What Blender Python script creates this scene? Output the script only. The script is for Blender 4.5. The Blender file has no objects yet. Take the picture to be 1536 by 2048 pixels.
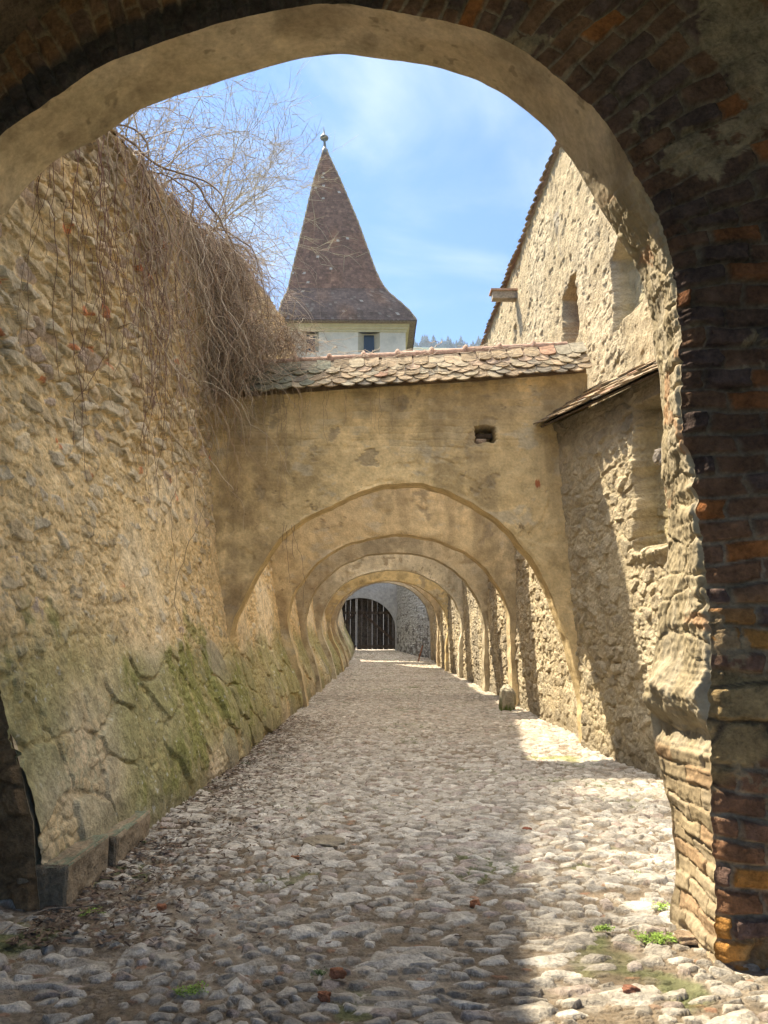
import bpy, math, random
import numpy as np
from mathutils import Vector, Matrix
random.seed(7); RS = np.random.RandomState(11)
SC = bpy.context.scene
COL = SC.collection
# ------------------------------------------------------------------ camera model
FPX = 1540.0; PITCH = math.atan(251/1540.0); YAW = math.atan(0.0145); EYE = 1.6
cP, sP, cY, sY = math.cos(PITCH), math.sin(PITCH), math.cos(YAW), math.sin(YAW)
def ray(px, py):
    a = (px-768)/FPX; b = (1024-py)/FPX
    x, y, z = a, cP-b*sP, sP+b*cP
    return (x*cY+y*sY, -x*sY+y*cY, z)
def at(px, py, Y):
    d = ray(px, py); t = Y/d[1]
    return (d[0]*t, Y, EYE+d[2]*t)
FK = 0.2
def atF(px, py, off=0.0):                      # on the slightly turned plane of the gateway
    d = ray(px, py); F0 = 4.12+off+1.7*FK
    t = F0/(d[1]+FK*d[0])
    return (d[0]*t, EYE+d[2]*t)
def Fy(x): return 4.12+(1.7-x)*FK
# ------------------------------------------------------------------ noise
KT = 65537
_tab = [np.random.RandomState(100+i).rand(KT).astype(np.float32) for i in range(4)]
def hsh(i, j, s=0, t=0):
    return _tab[t][((i.astype(np.int64)*7919+j.astype(np.int64)*104729+s*15485863) % KT)]
def vn(x, y, s=0):
    x = np.asarray(x, dtype=np.float64); y = np.asarray(y, dtype=np.float64)
    xi = np.floor(x); yi = np.floor(y); fx = x-xi; fy = y-yi
    fx = fx*fx*fx*(fx*(fx*6-15)+10); fy = fy*fy*fy*(fy*(fy*6-15)+10)
    a = hsh(xi, yi, s); b = hsh(xi+1, yi, s); c = hsh(xi, yi+1, s); d = hsh(xi+1, yi+1, s)
    return ((a*(1-fx)+b*fx)*(1-fy)+(c*(1-fx)+d*fx)*fy)*2-1
def fbm(x, y, s=0, o=4, g=0.5):
    r = 0; a = 1.0; t = 0
    for k in range(o):
        r = r+a*vn(x*2**k+k*17.3, y*2**k-k*9.1, s+k); t += a; a *= g
    return r/t
def ss(x, a, b):
    t = np.clip((x-a)/(b-a), 0, 1); return t*t*(3-2*t)
def rubble(u, v, su, sv, seed, jit=.42, warp=.22):
    wu = u+fbm(u/su*.8, v/sv*.8, seed+50, 3)*su*warp
    wv = v+fbm(u/su*.8+31, v/sv*.8, seed+60, 3)*sv*warp
    row = np.floor(wv/sv)
    F1 = np.full(u.shape, 9.0); F2 = np.full(u.shape, 9.0)
    I = np.zeros(u.shape); J = np.zeros(u.shape); DX = np.zeros(u.shape); DY = np.zeros(u.shape)
    for dr in (-1, 0, 1):
        r = row+dr
        off = hsh(r, r*0+3, seed, 1)
        gu = wu/su+off; col = np.floor(gu)
        for dc in (-1, 0, 1):
            c = col+dc
            dx = gu-(c+.5+jit*2*(hsh(r, c, seed, 0)-.5))
            dy = wv/sv-(r+.5+jit*1.5*(hsh(r, c, seed, 1)-.5))
            d = dx*dx+dy*dy
            m = d < F1
            F2 = np.where(m, F1, np.minimum(F2, d)); F1 = np.where(m, d, F1)
            I = np.where(m, r, I); J = np.where(m, c, J); DX = np.where(m, dx, DX); DY = np.where(m, dy, DY)
    return dict(e=np.sqrt(F2)-np.sqrt(F1), f=np.sqrt(F1), a=hsh(I, J, seed, 2), b=hsh(I, J, seed, 3), c=hsh(J, I, seed+5, 2), d=hsh(J, I, seed+9, 3), dx=DX, dy=DY)
def bricks(u, v, bl, bh, seed, wob=.015):
    u = u+fbm(u*3, v*3, seed, 2)*wob; v = v+fbm(u*3, v*3, seed+5, 2)*wob
    r = np.floor(v/bh); o = hsh(r, r*0, seed, 1)*.25+.5*(r % 2)
    g = u/bl+o; c = np.floor(g)
    fu = g-c; fv = v/bh-r
    e = np.minimum(np.minimum(fu, 1-fu)*bl, np.minimum(fv, 1-fv)*bh)
    return dict(e=e, a=hsh(r, c, seed, 2), b=hsh(r, c, seed, 3), c=hsh(c, r, seed+3, 0), fu=fu, fv=fv)
def mixc(c, d, m):
    c = np.asarray(c, dtype=np.float64); d = np.asarray(d, dtype=np.float64)
    return c*(1-m[..., None])+d*m[..., None]
def colmap(shape, c): return np.broadcast_to(np.array(c, dtype=np.float64), shape+(3,)).copy()
# ------------------------------------------------------------------ mesh collector
class MB:
    def __init__(s): s.v = []; s.c = []; s.li = []; s.ls = []; s.n = 0
    def raw(s, V, F, C):
        V = np.asarray(V, dtype=np.float64).reshape(-1, 3)
        C = np.asarray(C, dtype=np.float64)
        if C.ndim == 1: C = np.broadcast_to(C, V.shape)
        s.v.append(V); s.c.append(C.reshape(-1, 3))
        if isinstance(F, np.ndarray):
            s.li.append((F+s.n).ravel()); s.ls.append(np.full(len(F), F.shape[1]))
        else:
            s.li.append(np.array([i+s.n for f in F for i in f], dtype=np.int64)); s.ls.append(np.array([len(f) for f in F]))
        s.n += len(V)
    def grid(s, P, C, flip=False):
        n, m = P.shape[:2]
        i = np.arange(n*m).reshape(n, m)
        q = np.stack([i[:-1, :-1], i[1:, :-1], i[1:, 1:], i[:-1, 1:]], -1).reshape(-1, 4)
        if flip: q = q[:, ::-1]
        s.raw(P, q, C)
    def box(s, x0, x1, y0, y1, z0, z1, c):
        V = [(x, y, z) for x in (x0, x1) for y in (y0, y1) for z in (z0, z1)]
        s.raw(V, [(0, 1, 3, 2), (4, 6, 7, 5), (0, 4, 5, 1), (2, 3, 7, 6), (0, 2, 6, 4), (1, 5, 7, 3)], c)
    def tube(s, pts, r, c, k=3):
        pts = np.asarray(pts, dtype=np.float64); n = len(pts)
        r = np.broadcast_to(np.asarray(r, dtype=np.float64), (n,))
        d = pts[-1]-pts[0]; d = d/(np.linalg.norm(d)+1e-9)
        a = np.cross(d, (0, 1, 0) if abs(d[1]) < .7 else (1, 0, 0)); a /= np.linalg.norm(a); b = np.cross(d, a)
        an = np.arange(k)*2*math.pi/k
        ring = np.cos(an)[:, None]*a+np.sin(an)[:, None]*b
        V = pts[:, None, :]+ring[None]*r[:, None, None]
        i = np.arange(n*k).reshape(n, k); j = np.roll(i, -1, axis=1)
        q = np.stack([i[:-1], i[1:], j[1:], j[:-1]], -1).reshape(-1, 4)
        s.raw(V.reshape(-1, 3), q, c)
    def build(s, name, mat, parent=None, smooth=True):
        V = np.concatenate(s.v).astype(np.float32); C = np.concatenate(s.c).astype(np.float32)
        L = np.concatenate(s.li).astype(np.int32); T = np.concatenate(s.ls).astype(np.int32)
        me = bpy.data.meshes.new(name)
        me.vertices.add(len(V)); me.vertices.foreach_set('co', V.ravel())
        me.loops.add(len(L)); me.loops.foreach_set('vertex_index', L)
        me.polygons.add(len(T))
        st = np.zeros(len(T), dtype=np.int32); st[1:] = np.cumsum(T)[:-1]
        me.polygons.foreach_set('loop_start', st); me.polygons.foreach_set('loop_total', T)
        me.polygons.foreach_set('use_smooth', np.full(len(T), smooth))
        at_ = me.color_attributes.new('col', 'FLOAT_COLOR', 'POINT')
        at_.data.foreach_set('color', np.concatenate([np.clip(C, 0, 1), np.ones((len(C), 1), np.float32)], 1).ravel())
        me.update(); me.validate()
        me.materials.append(mat)
        o = bpy.data.objects.new(name, me); COL.objects.link(o)
        if parent is not None:
            o.parent = parent
            w = parent.location.copy(); p = parent.parent
            while p is not None: w += p.location; p = p.parent
            o.matrix_parent_inverse = Matrix.Translation(-Vector(parent.location)) if parent.type == 'EMPTY' else Matrix.Identity(4)
        return o
def tag(o, label=None, cat=None, group=None, kind=None):
    if label: o['label'] = label
    if cat: o['category'] = cat
    if group: o['group'] = group
    if kind: o['kind'] = kind
    return o
def empty(name, loc, label, cat, group=None):
    e = bpy.data.objects.new(name, None); e.location = loc; COL.objects.link(e)
    e.empty_display_size = .2
    return tag(e, label, cat, group)
# ------------------------------------------------------------------ materials
def mat(name, bump=.35, scale=45, rough=.95, var=.25, base=None, spec=.2, bdist=.01, fleck=0.0):
    m = bpy.data.materials.new(name); m.use_nodes = True
    nt = m.node_tree; N = nt.nodes; L = nt.links; b = N['Principled BSDF']
    b.inputs['Roughness'].default_value = rough
    b.inputs['Specular IOR Level'].default_value = spec
    tc = N.new('ShaderNodeTexCoord')
    n1 = N.new('ShaderNodeTexNoise'); n1.inputs['Scale'].default_value = scale; n1.inputs['Detail'].default_value = 8; n1.inputs['Roughness'].default_value = .65
    n2 = N.new('ShaderNodeTexNoise'); n2.inputs['Scale'].default_value = scale*.22; n2.inputs['Detail'].default_value = 6
    L.new(tc.outputs['Object'], n1.inputs['Vector']); L.new(tc.outputs['Object'], n2.inputs['Vector'])
    if base is None:
        c = N.new('ShaderNodeAttribute'); c.attribute_name = 'col'; cs = c.outputs['Color']
    else:
        c = N.new('ShaderNodeRGB'); c.outputs[0].default_value = (*base, 1); cs = c.outputs[0]
    ad = N.new('ShaderNodeMath'); ad.operation = 'ADD'
    L.new(n1.outputs['Fac'], ad.inputs[0]); L.new(n2.outputs['Fac'], ad.inputs[1])
    mr = N.new('ShaderNodeMapRange'); mr.inputs['From Min'].default_value = .6; mr.inputs['From Max'].default_value = 1.4
    mr.inputs['To Min'].default_value = 1-var*1.6; mr.inputs['To Max'].default_value = 1+var*1.4
    L.new(ad.outputs[0], mr.inputs['Value'])
    mx = N.new('ShaderNodeVectorMath'); mx.operation = 'SCALE'
    L.new(cs, mx.inputs[0]); L.new(mr.outputs[0], mx.inputs['Scale'])
    L.new(mx.outputs[0], b.inputs['Base Color'])
    bp = N.new('ShaderNodeBump'); bp.inputs['Strength'].default_value = bump; bp.inputs['Distance'].default_value = bdist*3
    L.new(ad.outputs[0], bp.inputs['Height']); L.new(bp.outputs[0], b.inputs['Normal'])
    return m
M = dict(
    wall=mat('rubble_masonry', .8, 30, var=.35, bdist=.012),
    wallR=mat('sunlit_masonry', .9, 26, var=.25, bdist=.014),
    plaster=mat('lime_plaster', .55, 28, var=.22, bdist=.006),
    soffit=mat('smooth_plaster', .45, 24, var=.25, bdist=.005),
    brick=mat('old_brick', .8, 40, var=.45, bdist=.012),
    road=mat('cobble_stone', .8, 55, var=.35, bdist=.008),
    tile=mat('clay_tile', .6, 60, var=.4, bdist=.004, rough=.9),
    wood=mat('weathered_wood', .6, 25, var=.4, bdist=.004),
    twig=mat('dry_twig', .0, 30, var=.2),
    leaf=mat('green_leaf', .0, 20, var=.3, rough=.7),
    grass=mat('grassland', .2, 2, var=.3),
    roof=mat('tower_tile', .4, 6, var=.35, bdist=.02, rough=.9),
    paint=mat('tower_plaster', .2, 2.2, var=.16),
    metal=mat('grey_metal', .1, 10, var=.1, rough=.5, spec=.5),
    glass=mat('dark_pane', .0, 10, var=.1, rough=.25, spec=.5),
    rock=mat('rock', .9, 30, var=.35, bdist=.012),
)
# ------------------------------------------------------------------ terrain functions
def gz(y):
    return np.interp(y, [-6, 4, 34, 45, 60], [0, 0, .30, .84, .9])
def ip(y, ys, vs): return np.interp(y, ys, vs)
YS = [4.6, 8, 11.15, 20, 36, 50]
def XL(y, z):
    f = ip(y, YS, [-1.92, -1.77, -1.66, -1.45, -1.15, -1.0])
    a = ip(y, YS, [-2.32, -2.15, -2.04, -1.93, -1.75, -1.6])
    b = ip(y, YS, [-2.95, -2.62, -2.42, -2.3, -2.1, -2.0])
    zz = z-gz(y)
    k = np.clip(zz/1.4, 0, 1); k = k+.22*np.sin(k*math.pi)*(k-1)
    lo = f+(a-f)*k
    k2 = np.clip((zz-1.4)/3.3, 0, 1.6); k2 = np.where(k2 < 1, 1-np.maximum(1-k2, 0)**1.6, 1+(k2-1)*.25)
    return lo+(b-a)*k2
def ZT(y): return ip(y, [4.6, 7.4, 11, 12, 14, 16, 20, 37.2, 37.9, 40.8, 41.8, 50], [6.5, 6.9, 7.5, 8.0, 8.6, 9.1, 10.0, 10.0, 2.9, 2.9, 15, 15])
def XR(y, z):
    foot = ip(y, [4.6, 8.5, 11.15, 11.5, 38.2, 45, 50], [3.5, 3.22, 2.97, 3.15, 2.95, 1.40, 1.3])
    top = ip(y, [4.6, 8.0, 8.6, 11.15, 11.5, 38.2, 45, 50], [4.6, 3.75, 3.52, 2.72, 3.2, 3.0, 1.40, 1.3])
    k = np.clip(z/4.7, 0, 1.1)
    return foot+(top-foot)*k**1.3
# ------------------------------------------------------------------ cobbled lane
def build_lane():
    mb = MB()
    lane_part(mb, np.linspace(-3.9, 4.1, 180), np.linspace(-5.5, 2.55, 60), 0)
    lane_part(mb, np.linspace(-2.7, 3.6, 960), np.exp(np.linspace(math.log(2.54), math.log(8.5), 690)), 0)
    lane_part(mb, np.linspace(-3.9, 4.1, 640), np.exp(np.linspace(math.log(8.49), math.log(60), 600)), .002)
    o = mb.build('road', M['road']); tag(o, kind='structure')
def lane_part(mb, x, y, drop):
    Y, X = np.meshgrid(y, x, indexing='ij')
    xc = X+fbm(X*.6, Y*.6, 3, 2)*.25
    g = rubble(xc, Y, .126, .078, 21, jit=.49, warp=.28)
    g2 = rubble(xc+5, Y, .060, .042, 23, jit=.48, warp=.2)
    big = rubble(xc+9, Y, .23, .15, 29, jit=.48, warp=.28)
    pres = fbm(X*.9, Y*.7, 5, 3)
    nearleft = ss(-X-.2*(Y-3), .2, 1.9)*ss(-Y, -9, -5)       # earth covers the stones near the left
    side = ss(np.abs(X-.6), 1.7, 2.5)*.5
    nearc = ss(-Y, -6.5, -4.0)
    keep = ss(g['a']-.12-.24*nearc-.22*nearleft-.2*side+.22*pres, -.02, .02)
    en = fbm(X*34, Y*34, 9, 4, .6)
    shape = ss(g['e']+.07*en-.08-.22*g['d']*nearc, .0, .09)*keep
    tilt = ((g['b']-.5)*g['dx']*.9+(g['c']-.65)*g['dy']*1.1)
    facet = fbm(X*13+g['a']*40, Y*13+g['b']*40, 8, 5, .6)
    h = shape*(.011+.012*g['d']+tilt*.034+.012*np.abs(facet)-.010*np.abs(fbm(X*9, Y*9, 19, 3)))
    isb = ss(big['a'], .80, .84)*ss(big['e'], .04, .22)*ss(-Y, -14, -10)
    def chis(q, amp):
        f = np.full(X.shape, amp)
        for i, (ka, kb) in enumerate((('a', 'b'), ('c', 'd'), ('b', 'c'), ('d', 'a'))):
            an = (q[ka]*7.3+i*1.7)*6.283; pr = q['dx']*np.cos(an)+q['dy']*np.sin(an)
            f = np.minimum(f, amp*(1.25-.3*q[kb])-amp*(1.3+1.8*q[kb])*pr)
        return f
    ch = chis(g, .015)+.007*g['d']
    h = shape*(.009+np.maximum(ch, -.006)+facet*.0035+.002*en)
    h = np.where(isb*.03 > h, isb*(.010+np.maximum(chis(big, .024), 0)+.004*facet), h)
    peb = ss(g2['e'], .08, .3)*ss(g2['a'], .35, .5)*.009
    soilh = fbm(X*5, Y*5, 12, 5)*.009+.001
    lev = soilh+peb*(1-shape)
    st = np.maximum(ss(h-lev, -.002, .008), 0)
    H = np.maximum(h, lev)+fbm(X*.7, Y*.5, 14, 3)*.035
    H = H+.10*ss(np.abs(X-.6), 2.0, 3.2)*0.4
    Z = gz(Y)+H
    stone = colmap(X.shape, (.46, .415, .35))
    stone = mixc(stone, (.58, .54, .475), ss(g['c'], .45, .95))
    stone = mixc(stone, (.27, .24, .20), ss(g['b'], .62, .95)*.8)
    stone = mixc(stone, (.34, .25, .22), ss(g['d'], .9, .93)*.5)
    stone *= (1+.22*fbm(X*22, Y*22, 31, 4, .65))[..., None]
    # far along the lane the stones are worn brown
    wear = ss(Y, 8, 16)
    stone = mixc(stone, (.34, .285, .215), wear*.35)
    stone = stone*(1+.25*wear*(g['d']-.5)*2)[..., None]
    soil = colmap(X.shape, (.22, .172, .12))*(1+.35*fbm(X*11, Y*11, 33, 5, .6))[..., None]
    soil = mixc(soil, (.33, .275, .21), ss(fbm(X*1.1, Y*1.3, 35, 3), .1, .5))
    litter = ss(-X-.55-.04*(8-Y), .2, .8)*ss(fbm(X*2, Y*1.2, 37, 4), -.2, .3)*ss(Y, 4.2, 5.5)
    soil = mixc(soil, (.115, .085, .065), litter*.75)
    pebc = mixc((.27, .235, .19), (.42, .20, .12), ss(g2['b'], .90, .93))
    soil = mixc(soil, pebc*(.75+.5*g2['c'][..., None]), ss(peb, .006, .012)*.85)
    moss = ss(fbm(X*1.6, Y*1.6, 41, 4), .28, .5)
    soil = mixc(soil, (.12, .16, .05), moss*.6)
    mp = ss(.45-np.hypot((X-2.45)/1.1, (Y-10.2)/.55)+.25*fbm(X*6, Y*6, 43, 3), 0, .3)
    soil = mixc(soil, (.22, .26, .05), mp); 
    C = mixc(soil, stone, st)
    C = mixc(C, (.24, .27, .06), mp*.6)
    mb.grid(np.stack([X, Y, Z-drop], -1), C)
build_lane()
# ------------------------------------------------------------------ left rubble wall
def stone_cols(g, base, warm, dark, shape):
    c = colmap(shape, base)
    c = mixc(c, warm, ss(g['a'], .45, .9)); c = mixc(c, dark, ss(g['b'], .6, .95)*.85)
    return c
def build_left():
    e = empty('stone_wall', (-2.2, 5, 0), 'tall ochre rubble wall in shade with a mossy battered foot, under the creeper', 'wall')
    y = np.concatenate([np.exp(np.linspace(math.log(4.885), math.log(12.5), 640)), np.exp(np.linspace(math.log(12.55), math.log(47), 420))])
    t = np.linspace(0, 1, 520)
    Y, T = np.meshgrid(y, t, indexing='ij')
    Z = gz(Y)-.05+T*(ZT(Y)-gz(Y)+.05)
    U = Y*1.0
    g = rubble(U, Z, .25, .135, 61, jit=.47, warp=.35)
    gs = rubble(U+3, Z, .13, .085, 67, jit=.45, warp=.4)
    gb = rubble(U+.13*Z, Z, .62, .48, 63, jit=.44, warp=.3)
    low = ss(fbm(U*.8, Z*.8, 70, 3)*.35+1.35-Z+gz(Y), -.15, .2)
    nz = fbm(U*9, Z*9, 71, 5, .6)
    st = ss(g['e'], .03, .20); 
    hs = st*(.020+.034*g['c']+((g['b']-.5)*g['dx']+(g['d']-.65)*g['dy'])*.050+.022*nz)
    h2 = ss(gs['e'], .05, .3)*(.01+.04*gs['c'])
    cover = fbm(U*.9, Z*.9, 73, 3)                      # smeared mortar
    mort = .022+.030*cover+.010*fbm(U*5, Z*5, 75, 4)+.5*h2*ss(-cover, -.3, .3)
    up = ss(Z-gz(Y), 2.6, 4.2)
    mort = mort-.028*up+.018+.012*nz
    hh = np.maximum(hs*(1+.5*up), mort); isst = ss(hs*(1+.5*up)-mort, -.004, .006)
    stb = ss(gb['e']+.03*nz, .03, .085)
    hb = np.maximum(stb*(.02+.06*gb['c']+((gb['b']-.5)*gb['dx']+(gb['d']-.5)*gb['dy'])*.05+.008*nz), .018+.02*cover+.5*h2)
    isb = ss(stb*(.02+.06*gb['c'])-(.018+.02*cover+.5*h2), -.004, .008)
    H = hh*(1-low)+hb*low+fbm(U*.5, Z*.5, 77, 3)*.07+nz*.006+fbm(U*30, Z*30, 78, 3)*.003
    legs = 0
    X = XL(Y, Z)+H-.03
    stone = stone_cols(g, (.52, .415, .27), (.58, .455, .28), (.38, .315, .22), X.shape)
    stone = mixc(stone, (.33, .26, .235), ss(g['d'], .86, .9)*.8)
    stone = mixc(stone, (.52, .46, .36), ss(g['c'], .8, .85)*.7); stone *= (.84+.32*g['d'])[..., None]; stone = mixc(stone, (.46, .17, .08), ss(gs['d'], .987, .99)*ss(gs['e'], .05, .2))
    mor = mixc((.62, .47, .265), (.68, .555, .37), ss(cover, -.1, .5))
    C = mixc(mor, stone, isst*.9)
    sb = stone_cols(gb, (.42, .365, .24), (.48, .40, .26), (.30, .275, .20), X.shape)
    C = mixc(C, mixc(mor*.85, sb, isb), low)
    zz = Z-gz(Y)
    # moss and green slime on the battered foot
    ms = ss(1.75-zz+.55*fbm(U*.9, Z*.9, 81, 4), 0, .6)*ss(fbm(U*.55+2, Z*.6, 83, 3)+.18+.25*ss(U, 5.5, 7)*ss(-U, -11, -9), -.1, .35)
    C = mixc(C, (.25, .235, .09), ms*.70)
    m2 = ss(fbm(U*2.6, Z*2.2, 85, 6, .65)+.62*np.exp(-((U-9.0)/2.1)**2-((zz-.9)/.8)**2), .30, .62)*ss(2.1-zz, 0, .5)
    C = mixc(C, (.20, .205, .06), m2*.75)
    X = X+m2*(.012*fbm(U*40, Z*40, 86, 3)+.006)
    dirt = ss(.45-zz+.3*fbm(U*2, Z*2, 87, 3), 0, .5)
    C = mixc(C, (.20, .165, .12), dirt*.5)
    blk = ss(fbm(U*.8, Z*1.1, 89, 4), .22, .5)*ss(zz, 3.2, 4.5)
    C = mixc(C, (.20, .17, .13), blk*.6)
    fl = ss(fbm(U*26, Z*26, 91, 2), .62, .75)*ms
    C = mixc(C, (.5, .5, .46), fl*.7)
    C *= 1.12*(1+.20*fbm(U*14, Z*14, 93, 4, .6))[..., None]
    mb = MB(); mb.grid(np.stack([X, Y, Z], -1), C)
    yb = y[::12]
    zt = ZT(yb)
    P = np.stack([np.stack([XL(yb, zt)-.02, yb, zt], -1), np.stack([XL(yb, zt)-.45, yb, zt+.12], -1), np.stack([XL(yb, zt)-.95, yb, zt], -1), np.stack([XL(yb, zt)-1.0, yb, zt*0], -1)], 1)
    mb.grid(P, (.3, .25, .18))
    mb.build('masonry', M['wall'], e)
    # cut plinth block at the near foot
    rr = random.Random(3)
    for (y0, y1, x0, zt_, lab) in ((4.86, 5.62, -1.80, .27, 1), (5.65, 6.5, -1.77, .24, 0)):
        n = 26
        U_, V_ = np.meshgrid(np.linspace(0, 1, 40), np.linspace(0, 1, n), indexing='ij')
        def sheet(o, du, dv, nrm, s):
            P = np.array(o)+U_[..., None]*np.array(du)+V_[..., None]*np.array(dv)
            edge = np.minimum(np.minimum(U_, 1-U_), np.minimum(V_, 1-V_))
            P = P+np.array(nrm)*((fbm(U_*6, V_*4, s, 4)*.018)*ss(edge, 0, .08)-.012*(1-ss(edge, 0, .05)))[..., None]
            return P
        pb = MB()
        cc = colmap(U_.shape, (.33, .255, .17))*(1+.2*fbm(U_*9, V_*6, 5, 4))[..., None]
        ct = mixc(cc, (.20, .22, .15), ss(fbm(U_*5, V_*5, 9, 3), -.4, .2))
        pb.grid(sheet((x0, y0, -.05), (0, y1-y0, 0), (0, 0, zt_+.05), (1, 0, 0), 1+lab), cc)
        pb.grid(sheet((x0-.3, y0, zt_), (0, y1-y0, 0), (.3, 0, 0), (0, 0, 1), 3+lab), ct)
        pb.grid(sheet((x0-.3, y0, -.05), (.3, 0, 0), (0, 0, zt_+.05), (0, -1, 0), 5+lab), cc*.8)
        o = pb.build('plinth_stone', M['rock'], e)
build_left()
# ------------------------------------------------------------------ right wall
def build_right():
    e = empty('stone_wall', (3.2, 9, 0), 'sunlit rubble wall with a deep blocked niche, under the lean-to tiles at the right', 'wall')
    y = np.concatenate([np.exp(np.linspace(math.log(6.9), math.log(12), 460)), np.exp(np.linspace(math.log(12.03), math.log(46), 700))])
    z = np.linspace(-.05, 4.75, 430)
    Y, Z = np.meshgrid(y, z, indexing='ij'); Z = Z+gz(Y)*(1-Z/4.75)
    U = Y
    g = rubble(U, Z, .25, .19, 121, jit=.46, warp=.32)
    gs = rubble(U+3, Z, .13, .10, 127, jit=.45, warp=.3)
    nz = fbm(U*8, Z*8, 131, 5, .6)
    st = ss(g['e'], .04, .26)
    hs = st*(.015+.05*g['c']+((g['b']-.5)*g['dx']+(g['d']-.6)*g['dy'])*.06+.016*nz)
    h2 = ss(gs['e'], .05, .45)*(.008+.035*gs['c'])
    cover = fbm(U*.9, Z*.9, 133, 3)
    mort = .018+.025*cover+.012*fbm(U*5, Z*5, 135, 4)+.5*h2
    hh = np.maximum(hs, mort); isst = ss(hs-mort, -.004, .008)
    plas = ss(fbm(U*.7, Z*.5, 137, 3)+.7*ss(Z, 2.4, 3.6)*ss(-U, -9.6, -9.0), .15, .5)   # plastered patches
    far = ss(U, 38.0, 38.5)
    H = hh*(1-.6*plas)+.02*plas+fbm(U*.5, Z*.5, 138, 3)*.06+nz*.010+fbm(U*28, Z*28, 139, 3)*.004
    X = XR(Y, Z)-H+.03
    # blocked niche
    ny = ss(Y+.04*fbm(Z*3, Z*0, 141, 3), 7.9, 7.96)*ss(-(Y+.06*fbm(Z*4, Z*0+2, 142, 3)), -9.40, -9.30)
    nzm = ss(Z+.05*fbm(Y*5, Y*0, 143, 3), 2.62, 2.68)*ss(-Z, -4.5, -4.42)
    ni = ny*nzm
    X = X+ni*(.26+.0*Y)
    lip = ss(-np.abs(Z-2.58), -.12, 0)*ny
    X = X-lip*.07*(1+.5*nz)
    stone = stone_cols(g, (.43, .36, .25), (.49, .41, .28), (.32, .275, .20), X.shape)
    mor = mixc((.49, .405, .265), (.54, .46, .32), ss(cover, -.1, .5))
    C = mixc(mor, stone, isst*.8)
    nc = colmap(X.shape, (.36, .30, .17))*(1+.35*fbm(U*2, Z*7, 145, 4))[..., None]
    C = mixc(C, nc, ni*.8)
    C = mixc(C, (.20, .17, .12), ss(.5-(Z-gz(Y))+.4*fbm(U*2, Z*2, 147, 3), 0, .4)*.6)
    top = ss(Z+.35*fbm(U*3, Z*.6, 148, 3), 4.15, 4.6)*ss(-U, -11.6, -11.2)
    C = mixc(C, (.15, .13, .10), top*.6)  # shade of the lean-to roof painted as a dark band below it
    C = mixc(C, (.50, .53, .56), far*.8)  # bluish shade of the turned end stretch put into its colour
    hole = ss(fbm(U*6, Z*6, 149, 3)-.2*(Z-2), .15, .3)*far
    C = mixc(C, (.13, .12, .11), hole*.8)
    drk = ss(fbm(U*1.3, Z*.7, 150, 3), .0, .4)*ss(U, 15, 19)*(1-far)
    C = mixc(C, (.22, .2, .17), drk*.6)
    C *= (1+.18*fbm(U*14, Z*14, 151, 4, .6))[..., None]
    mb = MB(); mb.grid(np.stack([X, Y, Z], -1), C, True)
    yb = y[::10]
    P = np.stack([np.stack([XR(yb, yb*0+4.75), yb, yb*0+4.75], -1), np.stack([yb*0+4.6, yb, yb*0+4.9], -1)], 1)
    mb.grid(P, (.35, .3, .2), True)
    mb.build('masonry', M['wallR'], e)
    # knob of stone sticking out beside the niche
    return e
eR = build_right()
# ------------------------------------------------------------------ rocks
def rock_mb(c, r, seed, col, col2=None, n=28, amp=.28, mossy=None, facet=3.0):
    th, ph = np.meshgrid(np.linspace(0, math.pi, n), np.linspace(0, 2*math.pi, 2*n), indexing='ij')
    d = np.stack([np.sin(th)*np.cos(ph), np.sin(th)*np.sin(ph), np.cos(th)], -1)
    q = np.sign(d)*np.abs(d)**.72
    f = 1+amp*(vn(d[..., 0]*1.6+seed, d[..., 1]*1.6+d[..., 2]*1.3, seed)+.5*vn(d[..., 0]*facet+d[..., 2]*2, d[..., 1]*facet, seed+3)+.22*vn(d[..., 0]*9+d[..., 2]*7, d[..., 1]*9, seed+5))
    f[:, -1] = f[:, 0]; f[0] = f[0, 0]; f[-1] = f[-1, 0]
    P = np.array(c)+q*f[..., None]*np.array(r)
    C = colmap(th.shape, col)*(1+.25*fbm(d[..., 0]*5+d[..., 2]*4, d[..., 1]*5, seed, 4))[..., None]
    if mossy: C = mixc(C, (.12, .16, .04), ss(d[..., 2]*mossy+.5*fbm(d[..., 0]*4, d[..., 1]*4+d[..., 2]*3, seed+1, 3), 0, .4))
    mb = MB(); mb.grid(P, C, True); return mb
def rock(name, c, r, seed, col, parent=None, **k):
    return rock_mb(c, r, seed, col, **k).build(name, M['rock'], parent)
x, y, z = at(1325, 912, 8.35)
rock('projecting_stone', (x+.06, y+.05, z), (.13, .12, .10), 5, (.24, .21, .18), eR)
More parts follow.
